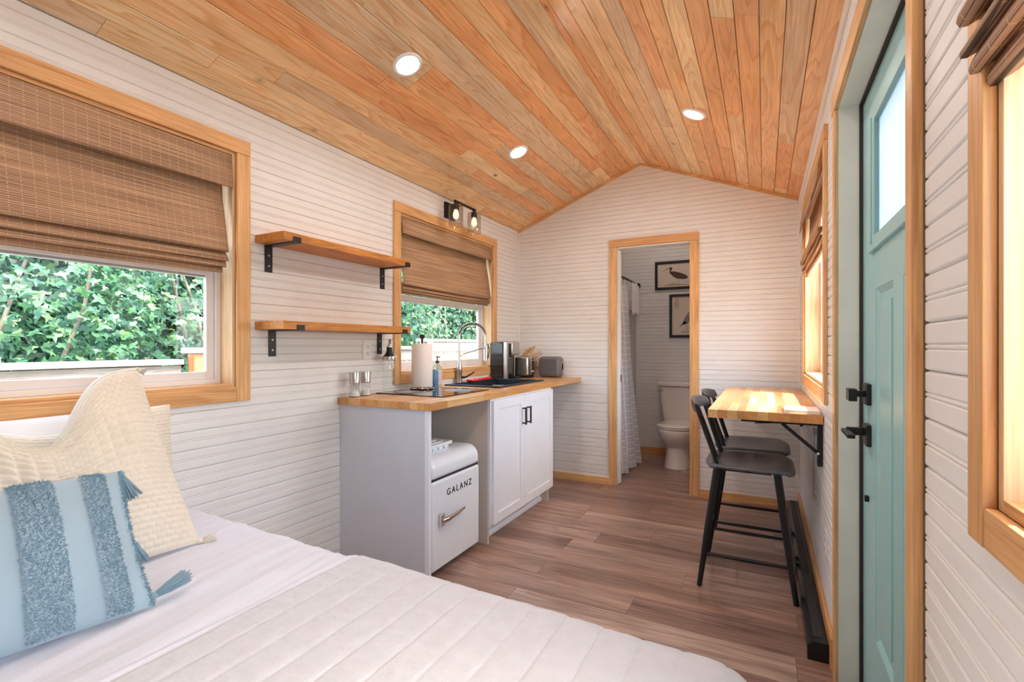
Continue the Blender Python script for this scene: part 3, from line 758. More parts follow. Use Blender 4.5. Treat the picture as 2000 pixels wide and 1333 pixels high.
# plastic tray on fridge
t = thing('plastic_tray', (-1.78, 2.24, .633), 'white slotted plastic ice tray lying on top of the mini fridge', 'tray')
q = MB(); x0, x1, y0, y1, z = -1.95, -1.62, 2.10, 2.375, .633
q.box(x0, x1, y0, y1, z+.022, z+.026)
for i in range(7):
    xx = x0+.012+i*(x1-x0-.024)/6
    q.box(xx-.002, xx+.002, y0+.004, y1-.004, z+.026, z+.034)
ob('tray_top', q, M['white_pl'], t)
q = MB().box(x0, x0+.004, y0, y1, z+.024, z+.040).box(x1-.004, x1, y0, y1, z+.024, z+.040).box(x0, x1, y0, y0+.004, z+.024, z+.040).box(x0, x1, y1-.004, y1, z+.024, z+.040)
ob('rim', q, M['white_pl'], t, bevel=.001)
q = MB()
for i in range(5):
    for j in range(5):
        q.prism([(x0+.012+i*.063, y0+.01+j*.053), (x0+.062+i*.063, y0+.01+j*.053), (x0+.062+i*.063, y0+.05+j*.053), (x0+.012+i*.063, y0+.05+j*.053)], 'z', z, z+.022)
ob('cups', q, M['white_pl'], t, bevel=.003)

# cooktop
t = thing('cooktop', (-1.82, 2.47, CZ), 'black glass induction cooktop set flush in the worktop nearest the bed', 'cooktop')
ob('glass_top', MB().box(-2.075, -1.585, 2.235, 2.745, CZ+.0005, CZ+.006), M['ceramic'], t, bevel=.002)
q = MB()
for cx, cy, rr_ in ((-1.95, 2.37, .085), (-1.72, 2.60, .1)):
    q.lathe([(rr_, 0), (rr_+.0015, 0), (rr_+.0015, .0002), (rr_, .0002)], (cx, cy, CZ+.0061), 40)
ob('burner_ring', q, M['grey_pl'], t)
# sink
t = thing('kitchen_sink', (-1.82, 3.27, CZ), 'black composite drop-in sink in the worktop below the kitchen window', 'sink')
q = MB(); a0, a1, b0, b1 = SK; g = .028
q.box(a0-g, a0+.006, b0-g, b1+g, CZ, CZ+.010).box(a1-.006, a1+g, b0-g, b1+g, CZ, CZ+.010).box(a0+.006, a1-.006, b0-g, b0+.006, CZ, CZ+.010).box(a0+.006, a1-.006, b1-.006, b1+g, CZ, CZ+.010)
ob('sink_rim', q, M['sink'], t, bevel=.003)
q = MB(); D_ = CZ-.2
q.box(a0+.004, a0+.010, b0+.004, b1-.004, D_, CZ+.002).box(a1-.010, a1-.004, b0+.004, b1-.004, D_, CZ+.002).box(a0+.010, a1-.010, b0+.004, b0+.010, D_, CZ+.002).box(a0+.010, a1-.010, b1-.010, b1-.004, D_, CZ+.002).box(a0+.004, a1-.004, b0+.004, b1-.004, D_-.006, D_)
ob('basin', q, M['sink'], t)
ob('drain', MB().lathe([(0,0),(.04,0),(.045,.003),(.03,.003),(.028,.001),(0,.001)], (-1.82, 3.27, D_+.0005)), M['steel'], t, smooth='auto')
# deck strip behind the sink is worktop; faucet
fx, fy = -2.070, 3.13
t = thing('faucet', (fx, fy, CZ), 'tall brushed-steel spring-neck kitchen faucet behind the sink', 'faucet')
ob('body', MB().lathe([(.027,0),(.027,.006),(.022,.010),(.021,.09),(.024,.10),(.021,.13),(.013,.18),(.0115,.20)], (fx,fy,CZ), 24), M['steel'], t, smooth='auto')
ob('riser', MB().tube([(fx,fy,CZ+.19),(fx,fy,CZ+.375)], .0105, 16), M['steel'], t, smooth='auto')
arc = [(fx+.035*math.sin(k/30*PI/2), fy+.165-.165*math.cos(k/30*PI), CZ+.375+.085*math.sin(k/30*PI)) for k in range(31)]
ob('hose', MB().tube(arc, .007, 12), M['dark'], t, smooth='auto')
q = MB(); pts = []; N = 22*12
for i in range(N+1):
    u = i/N; k = u*30; j = min(int(k), 29); p = Vector(arc[j]).lerp(Vector(arc[j+1]), k-j); d = (Vector(arc[j+1])-Vector(arc[j])).normalized()
    e1 = d.cross(Vector((1,0,0))).normalized(); e2 = d.cross(e1); an = u*22*2*PI
    pts.append(p+(e1*math.cos(an)+e2*math.sin(an))*.0125)
ob('spring', q.tube(pts, .0024, 6), M['steel'], t, smooth='auto')
ex, ey, ez = arc[-1]
ob('spray_head', MB().tube([(ex,ey,ez+.004),(ex,ey,ez-.06),(ex,ey+.005,ez-.10),(ex,ey+.005,ez-.21)], [.011,.012,.017,.019], 16), M['steel'], t, smooth='auto')
ob('joint', MB().lathe([(0,-.014),(.010,-.010),(.014,0),(.010,.010),(0,.014)], (ex,ey,ez+.005), 16), M['chrome'], t, smooth=True)
ob('spray_lever', MB().tube([(ex+.02,ey+.01,ez-.07),(ex+.032,ey+.012,ez-.12),(ex+.022,ey+.012,ez-.19)], .004, 8), M['black'], t, smooth=True)
ob('support_arm', MB().tube([(fx,fy,CZ+.20),(fx+.008,fy+.05,CZ+.225),(ex,ey-.02,ez-.105)], .0045, 8), M['steel'], t, smooth=True)
ob('support_ring', MB().lathe([(.021,0),(.026,0),(.026,.012),(.021,.012),(.021,0)], (ex,ey+.003,ez-.11), 20), M['steel'], t, smooth='auto')
ob('lever', MB().tube([(fx+.02,fy+.005,CZ+.045),(fx+.05,fy+.02,CZ+.05),(fx+.09,fy+.075,CZ+.085)], [.010,.008,.005], 10), M['black'], t, smooth=True)

# paper towel
px, py = -1.985, 2.565
t = thing('paper_towel_holder', (px, py, CZ), 'black round-based paper towel holder with a ball finial beside the cooktop', 'paper towel holder')
ob('base', MB().lathe([(0,0),(.075,0),(.08,.006),(.078,.012),(0,.013)], (px,py,CZ+.0066), 36), M['chrome'], t, smooth='auto', label='dark chrome round base')
ob('post', MB().tube([(px,py,CZ+.012),(px,py,CZ+.335)], .006, 10), M['bronze'], t, smooth='auto')
ob('finial', MB().lathe([(.006,-.025),(.009,-.02),(.006,-.014),(.014,-.008),(.0185,.002),(.014,.014),(0,.019)], (px,py,CZ+.345), 20), M['bronze'], t, smooth=True)
ob('paper_towel_roll', MB().lathe([(.020,0),(.066,0),(.068,.004),(.068,.276),(.066,.280),(.020,.280),(.020,0)], (px,py,CZ+.0206), 40), M['paper'], None, smooth='auto',
   label='full white roll of paper towels standing on its holder', cat='paper towel')
# soaps
def bottle(x, y, r, h, body, lab, cat, name, sy=1):
    t = thing(name, (x, y, CZ), lab, cat)
    ob('body', MB().lathe([(0,0),(r*.95,0),(r,.006),(r,h*.66),(r*.8,h*.75),(r*.4,h*.81),(r*.36,h*.84)], (x,y,CZ+.0005), 24, sy=sy), body, t, smooth='auto')
    return t
t = bottle(-2.045, 2.815, .034, .20, M['soap'], 'clear pump bottle of dish soap with lilac label behind the paper towels', 'soap bottle', 'soap_bottle')
ob('bottle_label', MB().lathe([(.0345,.018),(.0348,.019),(.0348,.118),(.0345,.119)], (-2.045,2.815,CZ), 24), M['label'], t, smooth='auto')
ob('pump', MB().lathe([(.013,.165),(.013,.182),(.005,.184),(.004,.205),(.009,.206),(.009,.214),(0,.215)], (-2.045,2.815,CZ), 16).tube([(-2.045,2.815,CZ+.211),(-2.010,2.80,CZ+.207)], .004, 8), M['black'], t, smooth='auto')
t = bottle(-2.010, 2.735, .024, .155, M['blueb'], 'small blue patterned bottle squeezed between paper towels and soap', 'bottle', 'blue_bottle')
ob('cap', MB().lathe([(.011,.125),(.011,.140),(0,.141)], (-2.010,2.735,CZ), 16), M['white_pl'], t, smooth='auto')
# grinders
g0_ = None
def grinder(x, y, lab, z_fill):
    t = thing('spice_grinder', (x, y, CZ), lab, 'grinder', 'glass spice grinders by the wall')
    ob('jar', MB().lathe([(0,0),(.029,0),(.031,.004),(.027,.03),(.024,.055),(.0265,.078)], (x,y,CZ+.0005), 24), M['jar'], t, smooth='auto')
    ob('filling', MB().lathe([(0,.004),(.027,.005),(.024,.03),(.022,z_fill),(0,z_fill)], (x,y,CZ), 20), M['salt'], t, smooth='auto')
    ob('grinder_cap', MB().lathe([(.026,.074),(.0275,.078),(.0275,.086),(.0265,.088),(.0295,.134),(.029,.139),(0,.140)], (x,y,CZ), 28), M['steel'], t, smooth='auto')
grinder(-2.045, 2.035, 'steel-topped glass spice grinder nearest the end of the worktop', .012)
grinder(-2.050, 2.125, 'steel-topped glass spice grinder second from the worktop end', .018)
# oil bottle
x, y = -2.040, 2.315
t = thing('oil_dispenser', (x, y, CZ), 'tall empty glass oil dispenser with black and steel pour spout', 'bottle')
ob('bottle_glass', MB().lathe([(0,0),(.038,0),(.041,.004),(.041,.195),(.038,.205)], (x,y,CZ+.0005), 28), M['jar'], t, smooth='auto')
ob('collar', MB().lathe([(.041,.198),(.042,.202),(.041,.222),(.036,.226)], (x,y,CZ), 28), M['steel'], t, smooth='auto')
ob('neck', MB().lathe([(.036,.224),(.026,.238),(.018,.252),(.017,.275),(.016,.28),(0,.28)], (x,y,CZ), 24), M['black'], t, smooth='auto')
ob('spout', MB().lathe([(.018,.279),(.018,.286),(.009,.29),(.008,.298),(0,.298)], (x,y,CZ), 20).tube([(x,y,CZ+.295),(x+.004,y-.006,CZ+.318),(x+.01,y-.014,CZ+.326)], [.006,.005,.003], 10), M['steel'], t, smooth='auto')
ob('flap', MB().box(x-.004, x+.006, y+.000, y+.008, CZ+.30, CZ+.328), M['black'], t, bevel=.002)
# spatula lying across the back rim of the sink
t = thing('spatula', (-2.00, 3.30, CZ+.012), 'red silicone spatula lying across the back edge of the sink', 'spatula')
q = MB(); n = 12
def tab(pts, z0, z1): return MB().prism(pts, 'z', z0, z1)
ob('blade', tab([(-2.045,3.19),(-1.985,3.18),(-1.972,3.20),(-1.972,3.25),(-1.995,3.275),(-2.035,3.275),(-2.05,3.24)], CZ+.011, CZ+.027), M['red'], t, bevel=.006, seg=3, smooth='auto')
ob('handle', MB().tube([(-2.014,3.26,CZ+.020),(-2.01,3.31,CZ+.020),(-2.01,3.38,CZ+.021),(-2.01,3.50,CZ+.022)], [.012,.007,.010,.013], 10), M['red'], t, smooth='auto')
# coffee maker
x0, x1, ya = -2.105, -1.940, 3.656
t = thing('coffee_maker', (-2.03, 3.75, CZ), 'black and steel single-serve coffee maker next to the sink', 'coffee maker')
ob('tank', MB().box(x0, x1-.030, ya+.002, ya+.085, CZ, CZ+.318), M['blackpl'], t, bevel=.012, seg=3, smooth='auto', label='glossy black water tank')
ob('side_plate', MB().box(x1-.030, x1+.003, ya, ya+.030, CZ+.004, CZ+.318), M['steel'], t, bevel=.004, seg=3)
ob('column', MB().box(x0+.01, x1-.04, ya+.087, ya+.20, CZ, CZ+.21), M['blackpl'], t, bevel=.004)
ob('brew_head', MB().box(x0+.02, x1+.01, ya+.087, ya+.238, CZ+.205, CZ+.322), M['steel'], t, bevel=.012, seg=3, smooth='auto')
ob('drip_tray', MB().lathe([(0,0),(.048,0),(.05,.004),(.05,.018),(0,.019)], (x1-.005, ya+.175, CZ+.0005), 32), M['black'], t, smooth='auto')
ob('strut', MB().box(x1-.01, x1+.004, ya+.140, ya+.155, CZ+.015, CZ+.21), M['steel'], t, bevel=.002)
# toaster
t = thing('toaster', (-1.93, 3.95, CZ), 'two-slice brushed steel toaster behind the coffee maker', 'toaster')
ob('body', MB().box(-2.02, -1.86, 3.905, 4.045, CZ+.018, CZ+.190), M['steel'], t, bevel=.02, seg=4, smooth='auto')
ob('base', MB().box(-2.015, -1.862, 3.91, 4.04, CZ, CZ+.022), M['black'], t, bevel=.004)
ob('slot', MB().box(-2.0, -1.88, 3.935, 3.950, CZ+.1895, CZ+.1915).box(-2.0, -1.88, 3.990, 4.005, CZ+.1895, CZ+.1915), M['dark'], t)
q = MB().lathe([(0,0),(.011,0),(.012,.010),(.009,.016),(0,.017)], (-1.860, 4.010, CZ+.055), 16, 'x')
ob('dial', q, M['chrome'], t, smooth='auto'); ob('lever', MB().box(-1.862, -1.835, 3.995, 4.02, CZ+.15, CZ+.160), M['chrome'], t, bevel=.003)
ob('front_plate', MB().box(-1.861, -1.857, 3.975, 4.035, CZ+.03, CZ+.175), M['chrome'], t, bevel=.003)
# knife block
t = thing('knife_block', (-1.99, 4.13, CZ), 'slanted blonde wood knife block by the toaster', 'knife block')
q = MB().prism([(-2.07, CZ), (-1.93, CZ), (-1.890, CZ+.14), (-1.945, CZ+.215), (-2.06, CZ+.15)], 'y', 4.085, 4.185)
ob('block', q, M['blonde'], t, bevel=.003)
dv = Vector((.60, .12, .80)).normalized()
kn = [(-2.035, 4.105, .165), (-2.035, 4.135, .168), (-2.035, 4.165, .163), (-2.0, 4.105, .185), (-2.0, 4.135, .19), (-2.0, 4.165, .186), (-1.962, 4.12, .205), (-1.962, 4.15, .205), (-1.915, 4.11, .19), (-1.91, 4.15, .175)]
for i, (kx, ky, kz) in enumerate(kn):
    p = Vector((kx, ky, CZ+kz)); L_ = .112-(i//3)*.008
    kd = dv if i < 8 else Vector((.9,.1,.45)).normalized()
    kt = thing('kitchen_knife', p, 'blonde-handled kitchen knife stuck in the slanted wood block', 'knife', 'knives in the wood block')
    ob('handle', MB().tube([p-kd*.004, p+kd*.02, p+kd*L_*.6, p+kd*L_], [.0055,.0065,.0055,.007], 8), M['blonde'], kt, smooth='auto')
    ob('bolster', MB().tube([p-kd*.012, p-kd*.003], .0068, 8), M['steel'], kt, smooth='auto')
# bread box
t = thing('bread_box', (-1.735, 4.14, CZ), 'grey ribbed bread box with rounded corners in the kitchen corner', 'bread box')
ob('body', MB().box(-1.838, -1.630, 4.075, 4.205, CZ+.002, CZ+.188), M['grey_pl'], t, bevel=.035, seg=6, smooth='auto')
q = MB()
for k in range(24):
    xx = -1.818+k*.0068; q.box(xx, xx+.003, 4.0725, 4.078, CZ+.03, CZ+.165)
ob('grille', q, M['grey_pl'], t)
ob('side_handle', MB().lathe([(.035,0),(.05,0),(.05,.006),(.035,.006),(.035,0)], (-1.630, 4.14, CZ+.095), 24, 'x', sx=.55), M['steel'], t, smooth='auto')

# outlets
def outlet(X, s, y, z, lab):
    t = thing('wall_outlet', (X, y, z), lab, 'outlet')
    ob('cover_plate', MB().box(X, X+s*.006, y-.036, y+.036, z-.057, z+.057), M['white_pl'], t, bevel=.002)
    for dz in (-.02, .02):
        sk = ob('socket', MB().box(X+s*.006, X+s*.0085, y-.017, y+.017, z+dz-.014, z+dz+.014), M['white_pl'], t, bevel=.003)
        ob('slot', MB().box(X+s*.0084, X+s*.0088, y-.008, y-.005, z+dz-.003, z+dz+.007).box(X+s*.0084, X+s*.0088, y+.005, y+.008, z+dz-.003, z+dz+.007).box(X+s*.0084, X+s*.0088, y-.002, y+.002, z+dz-.010, z+dz-.006), M['socket'], sk)
outlet(XL, 1, 2.20, 1.198, 'white double outlet on the left wall above the spice grinders')
outlet(XR, -1, 2.46, .38, 'white outlet low on the right wall between bar table and entry door')

# wall shelves
def wshelf(y0, y1, ztop, brs, lab):
    t = thing('wall_shelf', (XL, (y0+y1)/2, ztop-.04), lab, 'shelf', 'floating wall shelves')
    ob('shelf_board', MB().box(XL+.001, XL+.200, y0, y1, ztop-.038, ztop), M['shelf'], t, bevel=.002)
    for by in brs:
        q = MB().box(XL, XL+.004, by-.02, by+.02, ztop-.165, ztop-.038).box(XL, XL+.206, by-.02, by+.02, ztop-.0425, ztop-.0385).box(XL+.202, XL+.206, by-.02, by+.02, ztop-.0385, ztop-.016)
        br = ob('bracket', q, M['black'], t, bevel=.0008)
        q = MB()
        for dz in (.085, .135): q.lathe([(0,0),(.005,0),(.004,.002),(0,.0025)], (XL+.004, by, ztop-dz), 10, 'x')
        ob('screw', q, M['steel'], br, smooth='auto')
wshelf(1.475, 2.36, 1.742, (1.545, 2.33), 'upper honey wood shelf on black brackets between the left windows')
wshelf(1.475, 2.36, 1.338, (1.565, 2.305), 'lower honey wood shelf on black brackets between the left windows')

# vanity sconce
t = thing('wall_sconce', (XL, 3.08, 2.23), 'dark bronze two-light wall sconce with clear glass shades above the kitchen window', 'sconce')
ob('backplate', MB().box(XL, XL+.018, 2.99, 3.12, 2.175, 2.295), M['bronze'], t, bevel=.003)
ob('arm', MB().tube([(XL+.018,3.055,2.27),(XL+.13,3.055,2.27)], .007, 10).tube([(XL+.13,2.94,2.27),(XL+.13,3.225,2.27)], .009, 12), M['bronze'], t, smooth='auto')
for yy in (2.955, 3.205):
    q = MB().lathe([(.009,0),(.013,-.01),(.009,-.018),(.022,-.024),(.023,-.062),(0,-.063)], (XL+.13, yy, 2.272), 20)
    so_ = ob('socket_cup', q, M['bronze'], t, smooth='auto')
    ob('glass_shade', MB().lathe([(.020,-.026),(.050,-.030),(.053,-.038),(.053,-.185),(.051,-.185),(.051,-.038),(.049,-.032),(.020,-.029)], (XL+.13, yy, 2.272), 28), M['shade'], so_, smooth='auto')
    ob('bulb', MB().lathe([(.010,-.062),(.013,-.07),(.020,-.09),(.022,-.105),(.016,-.125),(0,-.132)], (XL+.13, yy, 2.272), 16), M['bulb'], so_, smooth=True)

# ------------------------------------------------------------------ bar table and stools
tb = butcher('bar_table', -.245, XR-.004, 2.565, 4.06, .874, .914, None, 'fold-down butcher-block bar table fixed to the right wall below the window', .0435, 9, 'table')
def tbr(y):
    q = MB().box(XR-.022, XR-.002, y-.013, y+.013, .675, .868).box(-.10, XR-.022, y-.013, y+.013, .860, .873)
    br = ob('fold_bracket', q, M['black'], tb, bevel=.003, label='black steel folding bracket')
    ob('brace', MB().tube([(.075, y, .860), (XR-.02, y, .735)], .008, 8).tube([(-.04, y-.02, .857), (.03, y-.015, .862)], .003, 6), M['black'], br, smooth='auto')
    ob('rivet', MB().lathe([(0,0),(.006,0),(.005,.003),(0,.004)], (XR-.02, y-.017, .735), 12, 'y'), M['chrome'], br, smooth='auto')
tbr(2.62); tbr(3.86)
t = thing('bed_folder', (.16, 2.66, .914), 'thin white folder lying on the near corner of the bar table', 'folder')
t.name = 'paper_folder'
ob('cover', MB().box(.085, .224, 2.585, 2.77, .9146, .919).box(.085, .224, 2.585, 2.77, .925, .929), M['white_pl'], t, bevel=.001)
ob('pages', MB().box(.088, .223, 2.588, 2.767, .9185, .9255), M['paper'], t)
t = thing('wall_latch', (XR, 2.93, .6), 'thin steel rod latch hanging on the wall under the bar table', 'latch')
ob('rod', MB().tube([(XR-.012,2.93,.80),(XR-.014,2.93,.44)], .005, 8), M['steel'], t, smooth='auto')
ob('ring', MB().tube([(XR-.014+.0*k, 2.93+.018*math.cos(k*PI/8), .60+.018*math.sin(k*PI/8)) for k in range(17)], .003, 6), M['steel'], t, smooth=True)
ob('keeper', MB().box(XR-.02, XR, 2.915, 2.945, .77, .80).box(XR-.02, XR, 2.915, 2.945, .44, .46), M['steel'], t, bevel=.002)

def stool(cx, cy, lab):
    t = thing('bar_stool', (cx, cy, 0), lab, 'stool', 'black spindle-back stools at the bar table')
    # seat: dished slab, user faces +X
    sw_, sd_ = .225, .205
    def top(u, v, z):
        a_ = (u*2-1); b_ = (v*2-1)
        r = .35
        # superellipse outline, front (+x) squarer and waterfall
        k = (abs(a_)**5+abs(b_)**5)**(1/5) if (a_ or b_) else 0
        mx = max(abs(a_), abs(b_)); s_ = mx/k if k else 1
        x = a_*s_*sd_; y = b_*s_*sw_*(1-.06*(a_ < 0)*abs(a_))
        return x, y
    N = 20
    def surf(zf):
        def fn(u, v):
            x, y = top(u, v, 0); return (cx+x, cy+y, zf(x/sd_, y/sw_))
        return fn
    zt_ = lambda a_, b_: .622-.016*max(0, 1-(a_+.1)**2*1.5-b_*b_*1.3)**1.2-(.014*max(0, a_-.72)/.28)+.008*max(0, abs(b_)-.6)
    m = MB().grid(N, N, surf(zt_)); nb = len(m.v)
    m.grid(N, N, surf(lambda a_, b_: zt_(a_, b_)-.020 if max(abs(a_), abs(b_)) < .9 else zt_(a_, b_)-.012), True)
    rim = [i for i in range(N+1)] + [(j*(N+1)+N) for j in range(1, N+1)] + [N*(N+1)+i for i in range(N-1, -1, -1)] + [j*(N+1) for j in range(N-1, 0, -1)]
    for a_, b_ in zip(rim, rim[1:]+rim[:1]): m.f.append((a_, b_, nb+b_, nb+a_))
    ob('seat', m, M['seatm'], t, smooth=True)
    feet = {}
    for sx_ in (-1, 1):
        for sy_ in (-1, 1):
            p0 = Vector((cx-.012+sx_*.135, cy+sy_*.155, .606)); p1 = Vector((cx-.012+sx_*.215, cy+sy_*.205, .0))
            q = MB().tube([p0, p0.lerp(p1, .5), p1], [.017, .0175, .0125], 12)
            ob('leg', q, M['blackw'], t, smooth='auto'); feet[sx_, sy_] = (p0, p1)
    def on(sx_, sy_, z):
        p0, p1 = feet[sx_, sy_]; return p0.lerp(p1, (p0.z-z)/(p0.z-p1.z))
    for sy_ in (-1, 1):
        a_, b_ = on(-1, sy_, .165), on(1, sy_, .165); ob('stretcher', MB().tube([a_, (a_+b_)/2, b_], [.0075,.010,.0075], 10), M['blackw'], t, smooth='auto')
    a_, b_ = on(1, -1, .215), on(1, 1, .215); ob('footrest', MB().tube([a_, (a_+b_)/2+Vector((.012,0,0)), b_], [.009,.012,.009], 10), M['blackw'], t, smooth='auto')
    a_, b_ = on(-1, -1, .25), on(-1, 1, .25); ob('stretcher', MB().tube([a_, b_], .008, 10), M['blackw'], t, smooth='auto')
    ob('seat_bracket', MB().box(cx-.12, cx+.10, cy-.165, cy-.145, .590, .603).box(cx-.12, cx+.10, cy+.145, cy+.165, .590, .603), M['blackw'], t, bevel=.002)
    # spindles and crest
    for yo in (-.175, -.150, -.045, 0, .045, .150, .175):
        bow = .028*(1-(yo/.19)**2)
        p0 = Vector((cx-.135-bow*.9, cy+yo*.92, .600)); p1 = Vector((cx-.228-bow*1.2, cy+yo*1.05, .885))
        ob('spindle', MB().tube([p0, p0.lerp(p1, .5), p1], [.0078,.0088,.0072], 8), M['blackw'], t, smooth='auto')
    m = MB(); n = 18; sec = [(-.011,-.030),(.011,-.030),(.013,.0),(.008,.028),(-.006,.034),(-.013,.0)]
    vs = []
    for i in range(n+1):
        u = i/n*2-1; bow = .036*(1-u*u); hh = 1-.30*abs(u)**3
        c_ = Vector((cx-.232-bow*1.15, cy+u*.215, .905+.006*(1-u*u)))
        for (dx, dz) in sec: vs.append((c_.x+dx-dz*.25, c_.y, c_.z+dz*hh))
    k = len(sec); fs = [(i*k+j, i*k+(j+1) % k, (i+1)*k+(j+1) % k, (i+1)*k+j) for i in range(n) for j in range(k)] + [tuple(range(k)), tuple(n*k+j for j in range(k))]
    ob('crest_rail', m.add(vs, fs), M['blackw'], t, smooth='auto')
    return t
stool(-.068, 2.862, 'black spindle-back bar stool nearer the camera, under the near half of the bar table')
stool(-.068, 3.362, 'black spindle-back bar stool farther from the camera, partly hidden behind the first')

# baseboard heater
t = thing('baseboard_heater', (.187, 3.2, 0), 'long glossy black baseboard heater along the foot of the right wall', 'heater')
q = MB().prism([(.152, .0), (.2215, .0), (.2215, .072), (.168, .072), (.152, .058)], 'y', 2.245, 4.19)
ob('housing', q, M['heater'], t, bevel=.002)
ob('end_cap', MB().prism([(.150, .0), (.2215, .0), (.2215, .075), (.167, .075), (.150, .060)], 'y', 2.225, 2.262), M['heater'], t, bevel=.002)
ob('louvre', MB().box(.172, .205, 2.27, 4.18, .0722, .0735), M['dark'], t)

# ------------------------------------------------------------------ bathroom
tx, TY = -.785, 5.615
t = thing('toilet', (tx, 5.3, 0), 'white two-piece toilet seen through the bathroom doorway', 'toilet')
def oval(y0, y1, w, z, n=32, p=2.0):
    """D-shaped outline: round front (low y), squarer back"""
    out = []
    cy_ = y0+(y1-y0)*.42
    for k in range(n):
        a_ = 2*PI*k/n; c_, s_ = math.cos(a_), math.sin(a_)
        x = abs(c_)**(2/2.2)*w*(1 if c_ > 0 else -1)
        y = s_*((y1-cy_) if s_ > 0 else (cy_-y0))
        if s_ > 0: x = (1 if c_ > 0 else -1)*abs(c_)**(.7)*w*(.92)
        out.append((tx+x, cy_+y, z))
    return out
def loft(rings, caps=True):
    m = MB(); n = len(rings[0]); vs = [p for r_ in rings for p in r_]
    fs = [(i*n+k, i*n+(k+1) % n, (i+1)*n+(k+1) % n, (i+1)*n+k) for i in range(len(rings)-1) for k in range(n)]
    if caps: fs += [tuple(range(n-1,-1,-1)), tuple((len(rings)-1)*n+k for k in range(n))]
    return m.add(vs, fs)
ob('bowl', loft([oval(5.02,5.40,.128,0), oval(5.03,5.40,.126,.02), oval(5.05,5.40,.115,.12), oval(5.045,5.40,.112,.2), oval(5.00,5.42,.135,.245), oval(4.935,5.44,.175,.31), oval(4.915,5.45,.188,.365), oval(4.915,5.45,.190,.39), oval(4.92,5.45,.186,.397)]), M['porc'], t, smooth='auto')
ob('seat', loft([oval(4.91,5.41,.190,.400), oval(4.905,5.41,.194,.408), oval(4.91,5.41,.192,.416)]), M['porc'], t, smooth='auto')
ob('seat_lid', loft([oval(4.908,5.42,.191,.419), oval(4.904,5.42,.194,.427), oval(4.92,5.41,.182,.438), oval(5.0,5.36,.10,.441)]), M['porc'], t, smooth='auto')
ob('back_deck', MB().box(tx-.11, tx+.11, 5.36, 5.60, .0, .40), M['porc'], t, bevel=.02, seg=3, smooth='auto')
q = loft([[(tx-.185,5.42,.41),(tx+.185,5.42,.41),(tx+.185,5.60,.41),(tx-.185,5.60,.41)], [(tx-.225,5.40,.785),(tx+.225,5.40,.785),(tx+.225,5.61,.785),(tx-.225,5.61,.785)]])
ob('tank', q, M['porc'], t, bevel=.022, seg=4, smooth='auto')
ob('tank_lid', MB().box(tx-.238, tx+.238, 5.385, 5.615, .788, .832), M['porc'], t, bevel=.012, seg=3, smooth='auto')
ob('flush_lever', MB().lathe([(0,-.012),(.012,-.012),(.012,0)], (tx-.19, 5.40, .745), 14, 'y').tube([(tx-.19,5.386,.745),(tx-.235,5.384,.735)], .006, 8), M['chrome'], t, smooth='auto')
# shower
def curtain_mat():
    m, tt, b = newmat('checked_curtain'); L = tt.links.new
    tc = tt.nodes.new('ShaderNodeTexCoord'); sp = tt.nodes.new('ShaderNodeSeparateXYZ'); L(tc.outputs['UV'], sp.inputs[0])
    def m_(op_, a_, bb):
        x = tt.nodes.new('ShaderNodeMath'); x.operation = op_
        for i, q in enumerate((a_, bb)):
            if isinstance(q, (int, float)): x.inputs[i].default_value = q
            else: L(q, x.inputs[i])
        return x.outputs[0]
    g = m_('MAXIMUM', m_('LESS_THAN', m_('FRACT', m_('MULTIPLY', sp.outputs[0], 1/.065), 0), .13), m_('LESS_THAN', m_('FRACT', m_('MULTIPLY', sp.outputs[1], 1/.062), 0), .12))
    c = mixc(tt, g, srgb(206,203,208), srgb(240,238,240)); L(c, b.inputs['Base Color']); b.inputs['Roughness'].default_value = .9
    return m
M['curtain'] = curtain_mat()
m = MB(); uv = []
def cf(u, v):
    yv = 4.44+.60*u*(1-.05*v); s_ = u*26
    X = -1.275+.075*v*v+.05*v*u + (.026+.016*v)*math.sin(s_+.7*math.sin(v*3))+.01*math.sin(s_*.37+v*4)
    return (X, yv+.012*math.sin(s_*2), 1.885-1.86*v+.012*math.sin(s_*.6)*v)
NU, NV = 90, 40
m.grid(NU, NV, cf)
t = thing('shower_curtain', (-1.27, 4.74, 1.9), 'pale grey checked shower curtain gathered beside the bathroom doorway', 'curtain')
o = ob('cloth', m, M['curtain'], t, smooth=True)
ul = o.data.uv_layers.new(name='UVMap')
for poly in o.data.polygons:
    for li in poly.loop_indices:
        vi = o.data.loops[li].vertex_index; ul.data[li].uv = ((vi % (NU+1))/NU*1.1, (vi//(NU+1))/NV*1.86)
q = MB()
for k in range(6): q.tube([(-1.28+.018*math.cos(a_*PI/6), 4.5+k*.1, 1.893+.018*math.sin(a_*PI/6)) for a_ in range(13)], .003, 6)
ob('curtain_ring', q, M['bronze'], t, smooth=True)
t = thing('curtain_rod', (-1.28, 5.0, 1.905), 'curved dark bronze shower curtain rod', 'rod')
ob('rod', MB().tube([(-1.28+.03*math.sin(k/12*PI), YB+.118+(YE-YB-.12)*k/12, 1.905) for k in range(13)], .011, 10), M['bronze'], t, smooth='auto')
ob('flange', MB().lathe([(.030,0),(.030,.008),(.014,.025)], (-1.28, YE-.026, 1.905), 20, 'y'), M['bronze'], t, smooth='auto')
t = thing('shower_stall', (-1.42, 5.0, 0), 'grey-white shower stall side behind the checked curtain', 'shower')
ob('stall_wall', MB().box(-1.335, -1.305, 5.10, YE-.001, .0, 1.62), M['stall'], t, bevel=.004)
ob('stall_pan', MB().box(XL, -1.305, YB+.12, YE-.001, 0, .10), M['porc'], t, bevel=.01)
m = MB().grid(30, 10, lambda u, v: (-1.245+.010*math.sin(u*22), 5.18+.30*u, 1.895-.34*v-.01*math.sin(u*9)))
